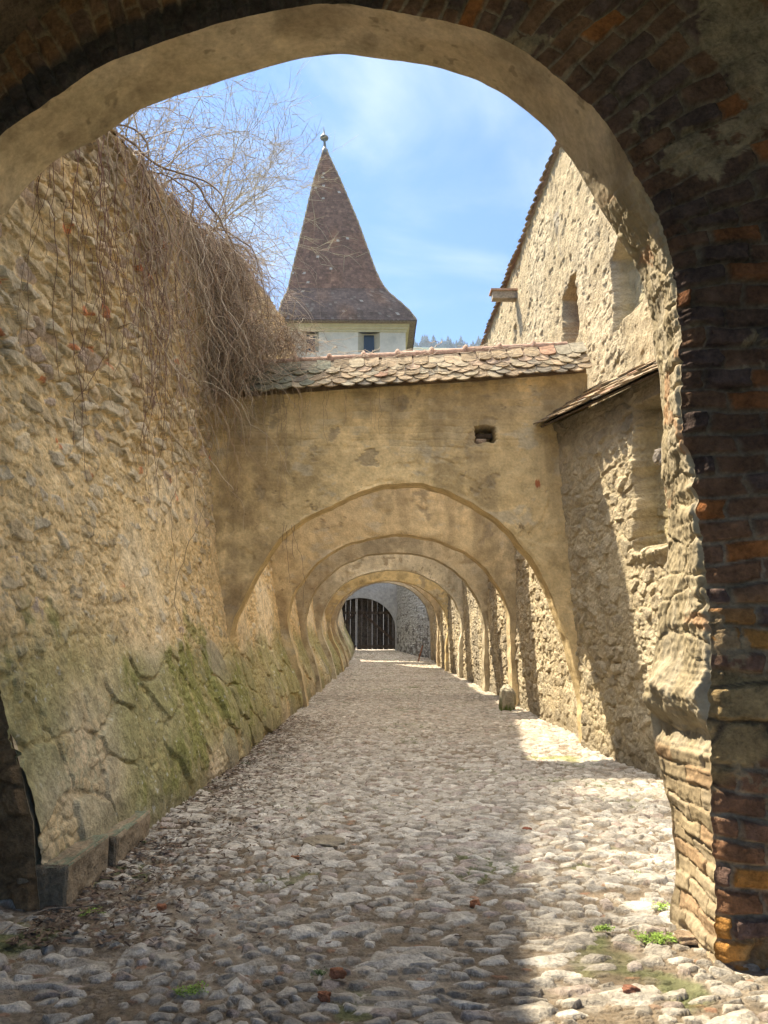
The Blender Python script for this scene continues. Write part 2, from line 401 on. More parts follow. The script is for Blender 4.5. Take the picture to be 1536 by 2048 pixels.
# ------------------------------------------------------------------ tiles
def tile_shape(w, L, th, k=6):
    a = np.linspace(math.pi, 2*math.pi, k+1)
    r = w/2
    pts = [(-r, L)]+[(math.cos(t)*r, r*.75+math.sin(t)*r*.75) for t in a]+[(r, L)]
    return np.array(pts)
def tiles(mb, O, E, S, width, rows, w, L, seed, colf, th=.02, lift=.028, gap=.006, wave=.012):
    """rows: offsets up the slope of each row's rounded lower edge"""
    E = np.array(E, float); E /= np.linalg.norm(E); S = np.array(S, float); S /= np.linalg.norm(S); Nn = np.cross(E, S)
    if Nn[2] < 0: Nn = -Nn
    R = random.Random(seed); O = np.array(O, float)
    for ri, off in enumerate(rows):
        n = int(width/w)+2
        for i in range(-1, n):
            u = (i+.5*(ri % 2)+.5)*w+R.uniform(-1, 1)*.008
            if u < -w*.1 or u > width+w*.1: continue
            wi = w*R.uniform(.9, .98)-gap
            p = tile_shape(wi, L*R.uniform(.95, 1.05), th)
            rot = R.uniform(-.045, .045); tl = R.uniform(-.012, .016)
            pu = p[:, 0]*math.cos(rot)-p[:, 1]*math.sin(rot); pv = p[:, 0]*math.sin(rot)+p[:, 1]*math.cos(rot)
            hgt = (lift+tl)*(1-np.clip(p[:, 1]/L, 0, 1))+.008+ri*.006+R.uniform(-.002, .004)
            cross = R.uniform(-.02, .02)*p[:, 0]/w
            sag = wave*math.sin(u*1.7+seed)
            dvv = R.uniform(-.018, .018)
            top = O+(u+pu)[:, None]*E+(off+dvv+pv)[:, None]*S+(hgt+th+cross+sag)[:, None]*Nn
            bot = top-Nn*th
            m = len(p)
            c = np.array(colf(u, ri, R))
            C = np.concatenate([np.tile(c, (m, 1)), np.tile(c*.9, (m, 1))])
            F = [list(range(m)), list(range(2*m-1, m-1, -1))]+[(j, j+m, (j+1) % m+m, (j+1) % m) for j in range(m)]
            mb.raw(np.concatenate([top, bot]), F, C)
def clay(u, ri, R):
    t = R.random()
    if t < .45: c = (.36, .275, .185)
    elif t < .74: c = (.30, .23, .15)
    elif t < .80: c = (.36, .22, .15)
    else: c = (.22, .19, .15)
    k = R.uniform(.8, 1.15); return (c[0]*k, c[1]*k, c[2]*k)
# ------------------------------------------------------------------ arch walls
def resample(P, n):
    P = np.asarray(P, float); d = np.r_[0, np.cumsum(np.linalg.norm(np.diff(P, axis=0), axis=1))]
    t = np.linspace(0, d[-1], n); return np.stack([np.interp(t, d, P[:, k]) for k in range(P.shape[1])], -1)
def smooth_line(P, it=3):
    P = P.copy()
    for _ in range(it): P[1:-1] = .25*P[:-2]+.5*P[1:-1]+.25*P[2:]
    return P
def arch_wall(Y0, thick, prof, ztl, ztr, seed, label, xr=3.75, base=(.60, .465, .26), n=420, m=100, name='arch_wall', hole=None, roof='plain', legpx=0):
    """prof: (x, z) points from the right foot over the crown to the left foot"""
    e = empty(name, (.4, Y0, float(gz(Y0))), label, 'arch wall', 'plastered arches spanning the lane')
    P = smooth_line(resample(prof, n), 170 if n > 500 else 40)
    d = np.gradient(P, axis=0); nrm = np.stack([d[:, 1], -d[:, 0]], -1); nrm /= np.linalg.norm(nrm, axis=1)[:, None]
    s = np.arange(n)*1.0/n*12
    P = P+nrm*(fbm(s*2.2, s*0+seed, seed, 4)*.035)[:, None]
    cx = .5*(P[:, 0].min()+P[:, 0].max()); zs = 1.7+gz(Y0)
    Q = np.zeros_like(P)
    xl = -3.0
    for i in range(n):
        if P[i, 1] < zs: Q[i] = (xr if i < n/2 else xl, P[i, 1]); continue
        dx, dz = P[i, 0]-cx, P[i, 1]-zs
        xe = xr if dx > 0 else xl
        zt = 0
        tx = (xe-cx)/dx if abs(dx) > 1e-6 else 1e9
        # the sloping top line z = a + b x
        b_ = (ztr-ztl)/(xr-xl); a_ = ztl-b_*xl
        den = dz-b_*dx; tz = (a_+b_*cx-zs)/den if den > 1e-6 else 1e9
        t = min(tx, tz); Q[i] = (cx+dx*t, zs+dz*t)
    k = np.linspace(0, 1, m)
    G = P[:, None, :]*(1-k[None, :, None])+Q[:, None, :]*k[None, :, None]
    X, Z = G[..., 0], G[..., 1]
    und = fbm(X*.9, Z*.9, seed+1, 4)*.045+fbm(X*6, Z*6, seed+2, 4)*.010+fbm(X*22, Z*22, seed+3, 3)*.003
    chip = ss(fbm(X*2.2, Z*2.2, seed+4, 4), .30, .42)*.012
    br = bricks(X, Z, .28, .105, seed+5)
    bz = ss(fbm(X*.8+3, Z*1.4, seed+6, 3)+.9*ss(Z, ztl-1.1, ztl-.5)+.35*ss(X, .5, 2)*ss(Z, 4.2, 4.7)-.45, .05, .35)
    brel = -ss(-br['e'], -.02, -.002)*.004*bz+bz*(br['a']-.5)*.010
    edge = ss(k*np.linalg.norm(Q-P, axis=1)[:, None], 0, .05)
    R_ = (und+brel-chip)*edge
    Yf = Y0-R_
    C = colmap(X.shape, base)
    C = mixc(C, np.array(base)*1.25, ss(fbm(X*.9, Z*.9, seed+7, 7, .68), .03, .22)*.8)
    C = mixc(C, np.array(base)*.62, ss(fbm(X*1.1+7, Z*1.0, seed+8, 7, .68), .02, .35)*.75)
    C = mixc(C, (.50, .44, .33), ss(fbm(X*1.7+2, Z*2.4, seed+9, 5, .65), .22, .4)*.7)
    C = mixc(C, (.58, .49, .33), bz*ss(br['b']+.3*fbm(X*4, Z*9, 6, 3), .72, .8)*.5)
    st = ss(fbm(X*3, Z*.45, seed+10, 3)+.35*ss(Z, ztl-1.0, ztl), .22, .6)
    C = mixc(C, (.27, .21, .13), st*.42)
    C = mixc(C, (.26, .18, .10), ss(-np.abs(X-(-1.9)), -1.1, 0)*ss(fbm(X*2, Z*1.4, seed+12, 4), -.1, .4)*.5)
    crk = ss(-np.abs(fbm(X*1.3, Z*1.1, seed+14, 5, .55)), -.007, -.001)*ss(fbm(X*.7, Z*.7, seed+15, 2), -.05, .2)
    C = mixc(C, (.16, .12, .08), crk*.75)
    fl_ = ss(fbm(X*1.9, Z*1.9, seed+16, 6, .6), .36, .39)
    C = mixc(C, (.36, .29, .19), fl_*.8); Yf = Yf+fl_*.012
    if hole:
        hx, hz, hw, hh = hole
        ix = ss(-np.abs(X+.02*fbm(Z*9, Z*9, 4, 2)-hx), -hw, -hw+.012)*ss(-np.abs(Z+.02*fbm(X*9, X*9, 5, 2)-hz), -hh, -hh+.012)
        Yf = Yf+ix*.42
        C = mixc(C, (.10, .08, .06), ix*.8)
        rx, ry, rz = at(1075, 968, Y0)
        rp = ss(1-np.hypot((X-rx)/.06, (Z-rz)/.075)+.6*fbm(X*14, Z*14, 6, 3), .2, .35)
        C = mixc(C, (.42, .13, .06), rp*.9)
    mb = MB()
    mb.grid(np.stack([X, Yf, Z], -1), C)
    # soffit
    q = np.linspace(0, 1, 16)
    PB = P+nrm*0.0
    S_ = np.stack([np.repeat(P[:, :1], 16, 1), Y0+np.repeat(q[None]*thick, n, 0), np.repeat(P[:, 1:], 16, 1)], -1)
    U, V = np.meshgrid(s*1.6, q*thick*2.5, indexing='ij')
    inw = ss(np.minimum(q, 1-q), 0, .2)[None]*fbm(U*2, V*2, seed+20, 4)*.03
    S_[..., 0] -= nrm[:, None, 0]*inw; S_[..., 2] -= nrm[:, None, 1]*inw
    SCc = colmap(U.shape, np.array(base)*.92)*(1+.3*fbm(U*2, V*2, seed+21, 4))[..., None]
    mb.grid(S_, SCc)
    gb_ = G[::3, ::4]
    mb.grid(np.stack([gb_[..., 0], np.full(gb_.shape[:2], Y0+thick), gb_[..., 1]], -1), base, True)
    # top
    b_ = (ztr-ztl)/(xr-xl); xs = np.linspace(xl, xr, 20); zt = ztl+b_*(xs-xl)
    T_ = np.stack([np.stack([xs, xs*0+Y0, zt], -1), np.stack([xs, xs*0+Y0+thick*.5, zt+.45], -1), np.stack([xs, xs*0+Y0+thick, zt], -1)], 1)
    mb.grid(T_, (.3, .22, .15))
    mb.build('wall', M['plaster'], e)
    return e
# arch 2: the tiled one
Y2 = 11.15
pts_r = [(1177, 1500), (1172, 1450), (1160, 1380), (1138, 1283), (1115, 1223), (1093, 1169), (1061, 1114), (1020, 1059), (965, 1014), (906, 984), (846, 966), (769, 966), (700, 991), (632, 1023), (573, 1059), (532, 1109), (500, 1169), (473, 1223), (455, 1269)]
prof = [(at(p[0], p[1], Y2)[0], at(p[0], p[1], Y2)[2]) for p in pts_r]
prof[0] = (prof[0][0], -.05)
prof += [(float(XL(Y2, 1.35))-.02, 1.4), (float(XL(Y2, .7))-.06, .7), (float(XL(Y2, 0))-.1, -.05)]
hx, _, hz = at(971, 868, Y2)
A2 = arch_wall(Y2, .40, prof, 5.08, 5.56, 201, 'nearest plastered arch across the lane, topped with beaver-tail tiles and holding a square hole', n=620, m=170, hole=(hx, hz, .145, .13), xr=3.24)
# block and timber stub lying in the hole
mb = MB(); mb.box(hx-.14, hx+.02, Y2+.05, Y2+.22, hz-.15, hz-.06, (.40, .30, .22)); mb.build('loose_brick', M['brick'], A2)
mb = MB(); mb.box(hx-.15, hx+.13, Y2+.16, Y2+.24, hz-.02, hz+.05, (.12, .09, .07)); mb.build('timber_stub', M['wood'], A2)
# tiled roof of arch 2
zl, zr = 5.10, 5.58
def roofed(e, Y0, thick, zl, zr, xl, xr, seed, wt=.245, full=True):
    mb = MB()
    E = np.array((xr-xl, 0, (zr-zl)*(xr-xl)/6.75))
    S = np.array((0, .64, .77))
    def colr(u, ri, R):
        c = np.array(clay(u, ri, R))
        x = xl+u
        if x < -.9+R.uniform(-.5, .5): c = c*.3+np.array((.20, .215, .165))*.7
        elif R.random() < .3: c = c*.5+np.array((.38, .34, .25))*.5
        elif ri == 4 and R.random() < .5: c = c*.5+np.array((.46, .33, .25))*.5
        return c
    b_ = (zr-zl)/6.75
    z0 = zl+b_*(xl+3.0)
    rows = (0, .05, .16, .21, .33, .45) if full else (0, .2, .4, .6)
    tiles(mb, (xl, Y0-.20, z0-.06), E, S, np.linalg.norm(E), rows, wt, .38, seed, colr, th=.022)
    Sb = np.array((0, -.64, .77)); 
    tiles(mb, (xl, Y0+thick+.20, z0-.06), E, Sb, np.linalg.norm(E), (0, .15, .3, .45), wt, .38, seed+1, colr)
    o = mb.build('roof_tiles', M['tile'], e, smooth=False)
    # ridge
    L = .53; n = int((xr-xl)/L)
    for i in range(n):
        x0 = xl+.15+i*L; x1 = x0+L+.03
        rb = MB(); kk = 9; R = random.Random(seed+i)
        prof_ = []
        for (t, r) in ((0, .085), (.02, .088), (.5, .078), (.90, .074), (.905, .074), (1.0, .072)):
            prof_.append((t, r))
        a = np.linspace(-.35, math.pi+.35, kk)
        zz0 = zl+b_*(x0+3.0)+.60
        V = []
        for t, r in prof_:
            x = x0+(x1-x0)*t
            for q in a: V.append((x, Y0+thick*.5+math.cos(q)*r*1.1, zz0+b_*(x-x0)+math.sin(q)*r-.02+R.uniform(-.001, .001)))
        V = np.array(V).reshape(len(prof_), kk, 3)
        c = np.array((.46, .31, .24))*R.uniform(.8, 1.1)
        rb.grid(V, c)
        ro = rb.build('ridge_tile', M['tile'], o); ro.matrix_parent_inverse = Matrix.Identity(4)
        # collar knob
        kb = MB(); V = []
        for t, r in ((-.03, .03), (0, .085), (.03, .105), (.055, .085), (.07, .06)):
            for q in a: V.append((x0+t, Y0+thick*.5+math.cos(q)*r*1.05, zz0+math.sin(q)*r+.005))
        kb.grid(np.array(V).reshape(5, kk, 3), c*1.05)
        k_ = kb.build('ridge_collar', M['tile'], o)
    return o
roofed(A2, Y2, .62, zl, zr, -2.45, 3.22, 5)
# further arches
def ell_prof(Y0, xR, xLs, zs, za, seed):
    g0 = float(gz(Y0)); c = .5*(xR+xLs); a = .5*(xR-xLs)
    pr = [(float(XR(Y0, 0))-.12, g0-.05), (float(XR(Y0, .8))-.13, g0+.9)]
    t = np.linspace(0, math.pi, 40)
    for q in t: pr.append((c+a*math.cos(q), zs+(za-zs)*math.sin(q)**.92))
    for zz, ex in ((zs-.35, .20), (g0+.5, .15), (g0-.05, .12)): pr.append((float(XL(Y0, zz))+ex, zz))
    return pr
ARCH = [(16.9, 3.00, -1.86, 1069, 'second plastered arch along the lane, a broad one just beyond the tiled arch', (.60, .48, .29)),
        (20.7, 2.98, -1.80, 1103, 'third plastered arch along the lane, with a greyish weathered band', (.47, .40, .28)),
        (26.4, 3.05, -1.76, 1139, 'fourth plastered arch along the lane, pale and smooth', (.60, .53, .39)),
        (31.0, 3.00, -1.72, 1160, 'fifth plastered arch along the lane, with a yellowish crown', (.62, .48, .25)),
        (34.6, 2.92, -1.72, 1163, 'sixth arch, second from the gate end of the lane', (.52, .42, .28)),
        (37.9, 2.80, -1.72, 1166, 'last arch before the wooden gate at the lane end', (.42, .36, .26))]
for i, (Y0, xR, xl_, py, lab, base) in enumerate(ARCH):
    if i < 4: za = at(780, py, Y0)[2]
    else: za = 4.15+(i-4)*.12
    A = arch_wall(Y0, .46, ell_prof(Y0, xR, xl_, 1.55+float(gz(Y0))+.1, za, 300+i*13), 5.3+float(gz(Y0)), 5.4+float(gz(Y0)), 300+i*31, lab, base=base, n=300, m=50)
    tb = MB()
    for sgn in (-1, 1):
        tiles(tb, (-2.7, Y0+.275+sgn*.45, 5.25+float(gz(Y0))), (1, 0, .015), (0, -sgn*.6, .8), 6.0, (0, .25, .5), .3, .4, 40+i, clay)
    tb.build('roof_tiles', M['tile'], A, smooth=False)
# ------------------------------------------------------------------ gate wall and gate
GY = 45.0
ge = empty('gate_wall', (-.7, GY, .84), 'grey plastered end wall of the lane around the arched wooden gate', 'wall')
def build_gatewall():
    n = 160
    prof = [(1.30, .8), (1.30, 2.1)]+[(-.72+2.02*math.cos(q), 2.1+1.78*math.sin(q)) for q in np.linspace(.04, math.pi-.04, 40)]+[(-2.74, 2.1), (-2.74, .8)]
    P = resample(prof, n)
    Q = P.copy(); cx, zs = -.72, 2.1; xr, xl, zt = 1.7, -4.2, 7.0
    for i in range(n):
        if P[i, 1] <= zs: Q[i] = (xr if i < n/2 else xl, P[i, 1]); continue
        dx, dz = P[i, 0]-cx, P[i, 1]-zs; xe = xr if dx > 0 else xl
        t = min((xe-cx)/dx if abs(dx) > 1e-6 else 1e9, (zt-zs)/max(dz, 1e-6)); Q[i] = (cx+dx*t, zs+dz*t)
    k = np.linspace(0, 1, 60); G = P[:, None]*(1-k[None, :, None])+Q[:, None]*k[None, :, None]
    X, Z = G[..., 0], G[..., 1]
    b = bricks(X, Z, .95, .48, 77, .0)
    C = colmap(X.shape, (.40, .41, .41))*(1+.18*fbm(X, Z, 7, 4))[..., None]
    C = mixc(C, (.3, .3, .3), ss(-b['e'], -.02, -.006)*.5)
    mb = MB(); mb.grid(np.stack([X, GY+fbm(X*2, Z*2, 9, 3)*.015, Z], -1), C)
    S = np.stack([np.repeat(P[:, :1], 4, 1), GY+np.repeat(np.linspace(0, .5, 4)[None], n, 0), np.repeat(P[:, 1:], 4, 1)], -1)
    mb.grid(S, (.36, .36, .35))
    mb.grid(np.stack([X, np.full(X.shape, GY+.5), Z], -1), (.4, .4, .4), True)
    mb.box(-4.2, 1.7, GY, GY+.5, 7.001, 7.1, (.3, .25, .2))
    mb.build('wall', M['plaster'], ge)
build_gatewall()
gt = empty('wooden_gate', (-.72, GY+.52, .84), 'dark plank gate with cross rails and diagonal braces closing the lane end', 'gate')
GY += .24
def ell(x, cx=-.72, a=2.2, zs=2.1, r=1.95):
    t = 1-((x-cx)/a)**2; return zs+r*math.sqrt(max(t, 0)) if t > 0 else zs
R = random.Random(4)
xs = -2.85
while xs < 1.38:
    w = R.uniform(.26, .36)
    if xs < -.92 < xs+w: w = -.93-xs
    if w < .05: xs = -.90; continue
    x1 = min(xs+w-R.uniform(.003, .01), 1.42); mb = MB(); c = np.array((.055, .047, .04))*R.uniform(.6, 1.8)
    zt = [min(ell(xs), ell(xs)), ell(x1)]
    V = [(x, y_, z_) for y_ in (GY+.3, GY+.335) for (x, z_) in ((xs, .90+R.uniform(0, .04)), (x1, .90+R.uniform(0, .04)), (x1, zt[1]), (xs, zt[0]))]
    mb.raw(V, [(0, 1, 2, 3), (7, 6, 5, 4), (0, 4, 5, 1), (1, 5, 6, 2), (2, 6, 7, 3), (3, 7, 4, 0)], c)
    mb.build('plank', M['wood'], gt, smooth=False)
    xs = x1+R.choice([.004, .008, .018, .022]); 
for (x0, x1) in ((-2.68, -.95), (-.88, 1.26)):
    for (z0, z1) in ((2.95, 3.10), (1.02, 1.16)):
        mb = MB(); mb.box(x0, x1, GY+.24, GY+.30, z0, z1, (.09, .07, .055)); mb.build('rail', M['wood'], gt, smooth=False)
for (p, q) in (((-1.15, 2.93), (-2.35, 1.75)), ((-.55, 2.93), (1.22, 1.45))):
    d = np.array(q)-np.array(p); d /= np.linalg.norm(d); nn = np.array((-d[1], d[0]))*.07
    mb = MB(); V = [(a[0], y_, a[1]) for y_ in (GY+.235, GY+.295) for a in (np.array(p)+nn, np.array(q)+nn, np.array(q)-nn, np.array(p)-nn)]
    mb.raw(V, [(0, 1, 2, 3), (7, 6, 5, 4), (0, 4, 5, 1), (1, 5, 6, 2), (2, 6, 7, 3), (3, 7, 4, 0)], (.09, .065, .05)); mb.build('brace', M['wood'], gt, smooth=False)
# wooden stake leaning on the right wall far down the lane
mb = MB(); p0 = at(836, 1325, 37.2); p1 = at(845, 1298, 37.5)
mb.box(-.03, .03, -.02, .02, 0, .8, (.22, .10, .06))
o = mb.build('wooden_stake', M['wood'], smooth=False); o.location = (p0[0], 37.2, float(gz(37.2))); o.rotation_euler = (0, .28, 0)
tag(o, 'short reddish stake leaning against the foot of the far right wall', 'stake')
# guard stone
gx = at(1016, 1395, 16.2)[0]
o = rock('guard_stone', (gx, 16.3, .33), (.17, .18, .29), 17, (.40, .36, .27), mossy=-.7, n=40, amp=.2)
tag(o, 'rounded mossy guard stone standing at the foot of the second arch on the right', 'guard stone')
# ------------------------------------------------------------------ gateway in the foreground
def build_gateway():
    e = empty('brick_gateway', (0, 4.6, 0), 'dark brick gateway arch framing the view, with a pale plastered soffit', 'gateway')
    FR = [(1430, 1935), (1430, 1800), (1429, 1700), (1422, 1640), (1423, 1560), (1416, 1480), (1415, 1400), (1422, 1290), (1418, 1200), (1408, 1090), (1395, 1000), (1386, 930), (1368, 870), (1362, 800), (1366, 740), (1360, 650), (1350, 580), (1334, 505), (1308, 415), (1268, 342), (1238, 280), (1193, 215), (1118, 155), (1048, 100), (983, 66), (883, 42), (768, 20)]
    FLp = [(768, 20), (700, 8), (640, 1), (590, 14), (520, 24), (450, 45), (350, 75), (280, 105), (200, 130), (150, 165), (100, 200), (50, 235), (0, 267)]
    BR = [(1345, 1835), (1348, 1720), (1345, 1620), (1320, 1550), (1305, 1480), (1308, 1400), (1312, 1300), (1325, 1180), (1334, 1090), (1335, 1000), (1325, 860), (1318, 740), (1303, 640), (1283, 575), (1268, 530), (1243, 470), (1208, 425), (1178, 375), (1148, 325), (1118, 288), (1093, 255), (1043, 215), (1008, 188), (953, 160), (868, 133), (768, 118)]
    BL = [(768, 118), (690, 106), (620, 113), (550, 130), (450, 158), (350, 193), (275, 220), (235, 250), (190, 280), (115, 315), (65, 360), (20, 415), (0, 450)]
    TH = .52
    def conv(L, off): return [atF(a, b, off) for a, b in L]
    fr = conv(FR, 0); fl = conv(FLp, 0); br = conv(BR, TH); bl = conv(BL, TH)
    left = [(float(XL(4.88, z_))-(.03 if z_ < 3 else .1), z_) for z_ in (4.3, 3.6, 2.8, 2.0, 1.4, .9, .5, 0, -.06)]
    fl += [(-2.88, 4.72)]+left; bl += [(-3.0, 4.3)]+[(a-.1, b) for a, b in left[1:]]
    fr[0] = (fr[0][0], -.06); br[0] = (br[0][0], -.06)
    nr, nl = 700, 620
    P = np.concatenate([resample(fr, nr), resample(fl, nl)[1:]]); Ps_ = smooth_line(P, 90); wk = ss(P[:, 1], 4.2, 4.8)*ss(np.arange(len(P)), 100, 200); P = P*(1-wk[:, None])+Ps_*wk[:, None]
    B = smooth_line(np.concatenate([resample(br, nr), resample(bl, nl)[1:]]), 60)
    P[:, :] = P; n = len(P)
    def nrmof(P):
        Ps = smooth_line(P, 60); d = np.gradient(Ps, axis=0); q = np.stack([d[:, 1], -d[:, 0]], -1); return q/np.linalg.norm(q, axis=1)[:, None]
    N_ = nrmof(P)
    sl = np.r_[0, np.cumsum(np.linalg.norm(np.diff(P, axis=0), axis=1))]
    rough = ss(-P[:, 1], -4.55, -4.1)*ss(P[:, 0], 0, 1)
    P = P-N_*((np.abs(fbm(sl*8, sl*0, 401, 5, .65))-.12)*(.010+.030*rough))[:, None]
    P = P+N_*(fbm(sl*1.5, sl*0+4, 402, 4, .6)*.03)[:, None]
    B = B-N_*(fbm(sl*3, sl*0, 403, 4, .6)*(.010+.028*rough))[:, None]
    # soffit / jamb
    m = 110
    q = np.linspace(0, 1, m)
    yf = Fy(P[:, 0]); yb = Fy(B[:, 0])+TH
    X = P[:, :1]*(1-q)+B[:, :1]*q; Z = P[:, 1:]*(1-q)+B[:, 1:]*q; Yy = yf[:, None]*(1-q)+yb[:, None]*q
    U = np.repeat(sl[:, None], m, 1); V = q[None]*TH+0*U
    g = rubble(V*1.0+2, U, .30, .17, 411, jit=.4, warp=.5)
    rj = rough[:, None]
    low = ss(-Z, -1.05, -.95)*rj                      # brick foot of the pier
    bk = bricks(V+.02*fbm(V*4, U*4, 416, 3), U+.03*fbm(V*3, U*3, 418, 3), .25, .088, 415, .022)
    gr = fbm(V*9, U*2.0, 417, 5, .6)
    lump = ss(g['e'], .03, .12)*(.006+.020*g['c'])
    band = ss(-np.abs(Z-3.9), -1.1, -.6)*ss(V, .05, .3)+ss(-np.abs(Z-2.2), -.35, -.1)
    rel = rj*(1-low)*(.014*gr+.016*fbm(V*30, U*16, 419, 5, .65)+lump*(.35+.65*ss(fbm(V*2, U*1.1, 421, 3), -.2, .3)))
    rel += low*((bk['a']-.5)*.018-ss(-bk['e']-.006*fbm(V*20, U*20, 6, 3), -.010, -.002)*.012+.010*fbm(V*14, U*14, 420, 5, .65)-.03*ss(fbm(V*3, U*3, 422, 4), .3, .45))
    # ledge stone
    ledge = np.exp(-((Z-1.33+.10*fbm(V*5, V*0, 8, 3)+.1*V)/.11)**2)*rj
    rel = rel*(1-.8*ledge)+ledge*(.05+.05*fbm(V*6, U*9, 5, 6, .62))
    rel -= ss(-np.abs(Z-1.10), -.12, -.02)*rj*.04
    rel += (1-rj)*(.012*fbm(V*3, U*3, 423, 4)+.004*fbm(V*16, U*16, 424, 3))
    ed = ss(q, 0, .05)[None]*ss(1-q, 0, .03)[None]
    rel = rel*ed
    X = X-N_[:, :1]*rel; Z2 = Z-N_[:, 1:]*rel
    C = colmap(X.shape, (.50, .41, .28))
    C = mixc(C, (.58, .49, .36), ss(fbm(V*2, U*1.2, 425, 5), 0, .4))
    C = mixc(C, (.30, .24, .165), ss(fbm(V*2+5, U*1.6, 426, 5), .08, .45)*.7)
    C = mixc(C, (.20, .16, .11), ss(fbm(V*9, U*9, 427, 3), .5, .62)*.6)
    jc = mixc((.42, .36, .26), (.34, .28, .18), ss(fbm(V*7, U*1.4, 428, 4), -.2, .4))
    jc = mixc(jc, (.46, .25, .13), ss(fbm(V*3, U*4, 429, 4), .42, .5)*.6)
    C = mixc(C, jc, np.repeat(rough[:, None], m, 1))
    bc = mixc((.36, .285, .18), (.42, .34, .23), ss(bk['b'], .3, .8)); bc = mixc(bc, (.46, .24, .12), ss(bk['c'], .88, .9)*.35)
    C = mixc(C, bc, low)
    mb = MB(); mb.grid(np.stack([X, Yy, Z2], -1), C)
    mb.build('soffit', M['soffit'], e)
    # brick face
    mu = 200; W = 2.6
    u = np.linspace(0, 1, mu)**1.25*W
    Uo, S_ = np.meshgrid(u, sl, indexing='xy')
    X = P[:, :1]+N_[:, :1]*Uo; Z = P[:, 1:]+N_[:, 1:]*Uo
    # keep side rows level below the springing
    Rk = 2.6
    vb = S_*(1+.0*Uo)
    isr = (np.arange(n) < nr)[:, None]
    bb = bricks(Uo+.03*fbm(Uo*2, S_*2, 8, 2), np.where(S_ < 4.0, Z, S_+Z[:1]*0)+.05*fbm(Uo*1.5, S_*.9, 7, 3), .27, .118, 431, .03)
    gstone = rubble(Uo, Z, .36, .19, 433, jit=.35, warp=.3)
    stz = ss(fbm(Uo*.9, Z*.9, 435, 3)+.35*ss(-np.abs(Z-2.4), -1.0, 0)-.12-.28*ss(-Z, -1.15, -.9), .0, .1)*ss(-Z, -4.4, -3.8)*isr
    stz = np.maximum(stz, (1-isr)*ss(-Z, -3, -2.5))
    hb = ss(bb['e']+.008*fbm(Uo*14, S_*14, 436, 3), .003, .02)*(.018+.045*bb['a'])+.016*fbm(Uo*9, S_*9, 437, 6, .65)
    hs = ss(gstone['e'], .03, .2)*(.012+.04*gstone['c'])+.01*fbm(Uo*8, Z*8, 438, 4)
    rel = hb*(1-stz)+hs*stz+fbm(Uo*1.2, S_*1.2, 439, 3)*.03
    hs2 = ss(fbm(Uo*2.5, S_*2.5, 441, 6, .65)+.20*ss(Uo, .5, 1.2), .30, .34)     # plaster patches left on the brick
    rel = np.maximum(rel, hs2*.03)
    ed = ss(Uo, 0, .05)
    rel = rel*ed
    C = mixc((.22, .125, .08), (.28, .15, .085), ss(bb['b'], .2, .8)); C = mixc(C, (.14, .10, .095), ss(bb['a'], .55, .8)*.8)
    C = mixc(C, (.50, .25, .07), ss(bb['c'], .45, .5)*ss(-Z, -2.0, -1.5)*isr)
    C = mixc(C, (.44, .17, .055), ss(bb['c'], .86, .9)*isr)
    C = mixc(C, (.40, .32, .22), ss(-bb['e']-.01*fbm(Uo*6, Z*6, 9, 3), -.016, -.006)*.8)
    sc_ = mixc((.36, .26, .13), (.24, .17, .09), ss(gstone['a'], .2, .8)); sc_ = mixc(sc_, (.12, .09, .06), ss(-gstone['e'], -.1, -.02))
    C = mixc(C, sc_, stz)
    C = mixc(C, (.33, .26, .165), hs2*.85)
    vault_shade = ss(Z+.25*fbm(Uo*2, Z*2, 440, 3), 1.7, 2.9)*(.55+.25*ss(fbm(Uo, S_, 443, 3), -.3, .3))*(1-.6*hs2)*ss(-Z, -6.6, -4.0)  # gloom of the passage painted into the upper brick colour
    C = mixc(C, (.035, .028, .027), vault_shade*.80*isr)
    ring = ss(-(Uo+.05*fbm(S_*3, S_*0, 444, 3)), -.32, -.22)*(1-isr)
    C = mixc(C, (.05, .045, .045), ring*.9)
    C = mixc(C, (.22, .115, .045), ss(-Z, -9, -5)*(1-isr)*(1-ring)*(1-hs2)*.4)
    C = mixc(C, (.26, .16, .075), ss(-Z, -2.6, -2.2)*(1-isr)*.7)
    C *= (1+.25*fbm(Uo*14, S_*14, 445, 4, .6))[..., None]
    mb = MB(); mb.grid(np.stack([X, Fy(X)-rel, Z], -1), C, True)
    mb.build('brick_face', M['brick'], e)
    # far side of the gateway
    mb = MB(); Ub = u[::8]
    X = B[::4, :1]+N_[::4, :1]*Ub; Z = B[::4, 1:]+N_[::4, 1:]*Ub
    mb.grid(np.stack([X, Fy(X)+TH+.002, Z], -1), (.42, .35, .25))
    mb.build('lane_side_face', M['plaster'], e)
    # the vaulted passage the viewer stands in
    mb = MB()
    a = np.linspace(0, math.pi, 40); R_ = 3.35
    pr = [(R_+.0, -.1)]+[(R_*math.cos(t), 4.2+2.6*math.sin(t)) for t in a]+[(-R_, -.1)]
    pr = np.array(pr); ys = np.linspace(-5, 1, 30); n_ = len(pr)
    Pv = np.zeros((n_, 30, 3)); Pv[..., 0] = pr[:, :1]; Pv[..., 2] = pr[:, 1:]
    k = np.linspace(0, 1, 30); yend = Fy(pr[:, :1])+.05
    Pv[..., 1] = -1.4*(1-k)+yend*k
    mb.grid(Pv, (.24, .18, .13)); mb.build('passage_vault', M['brick'], e)
    return e
build_gateway()
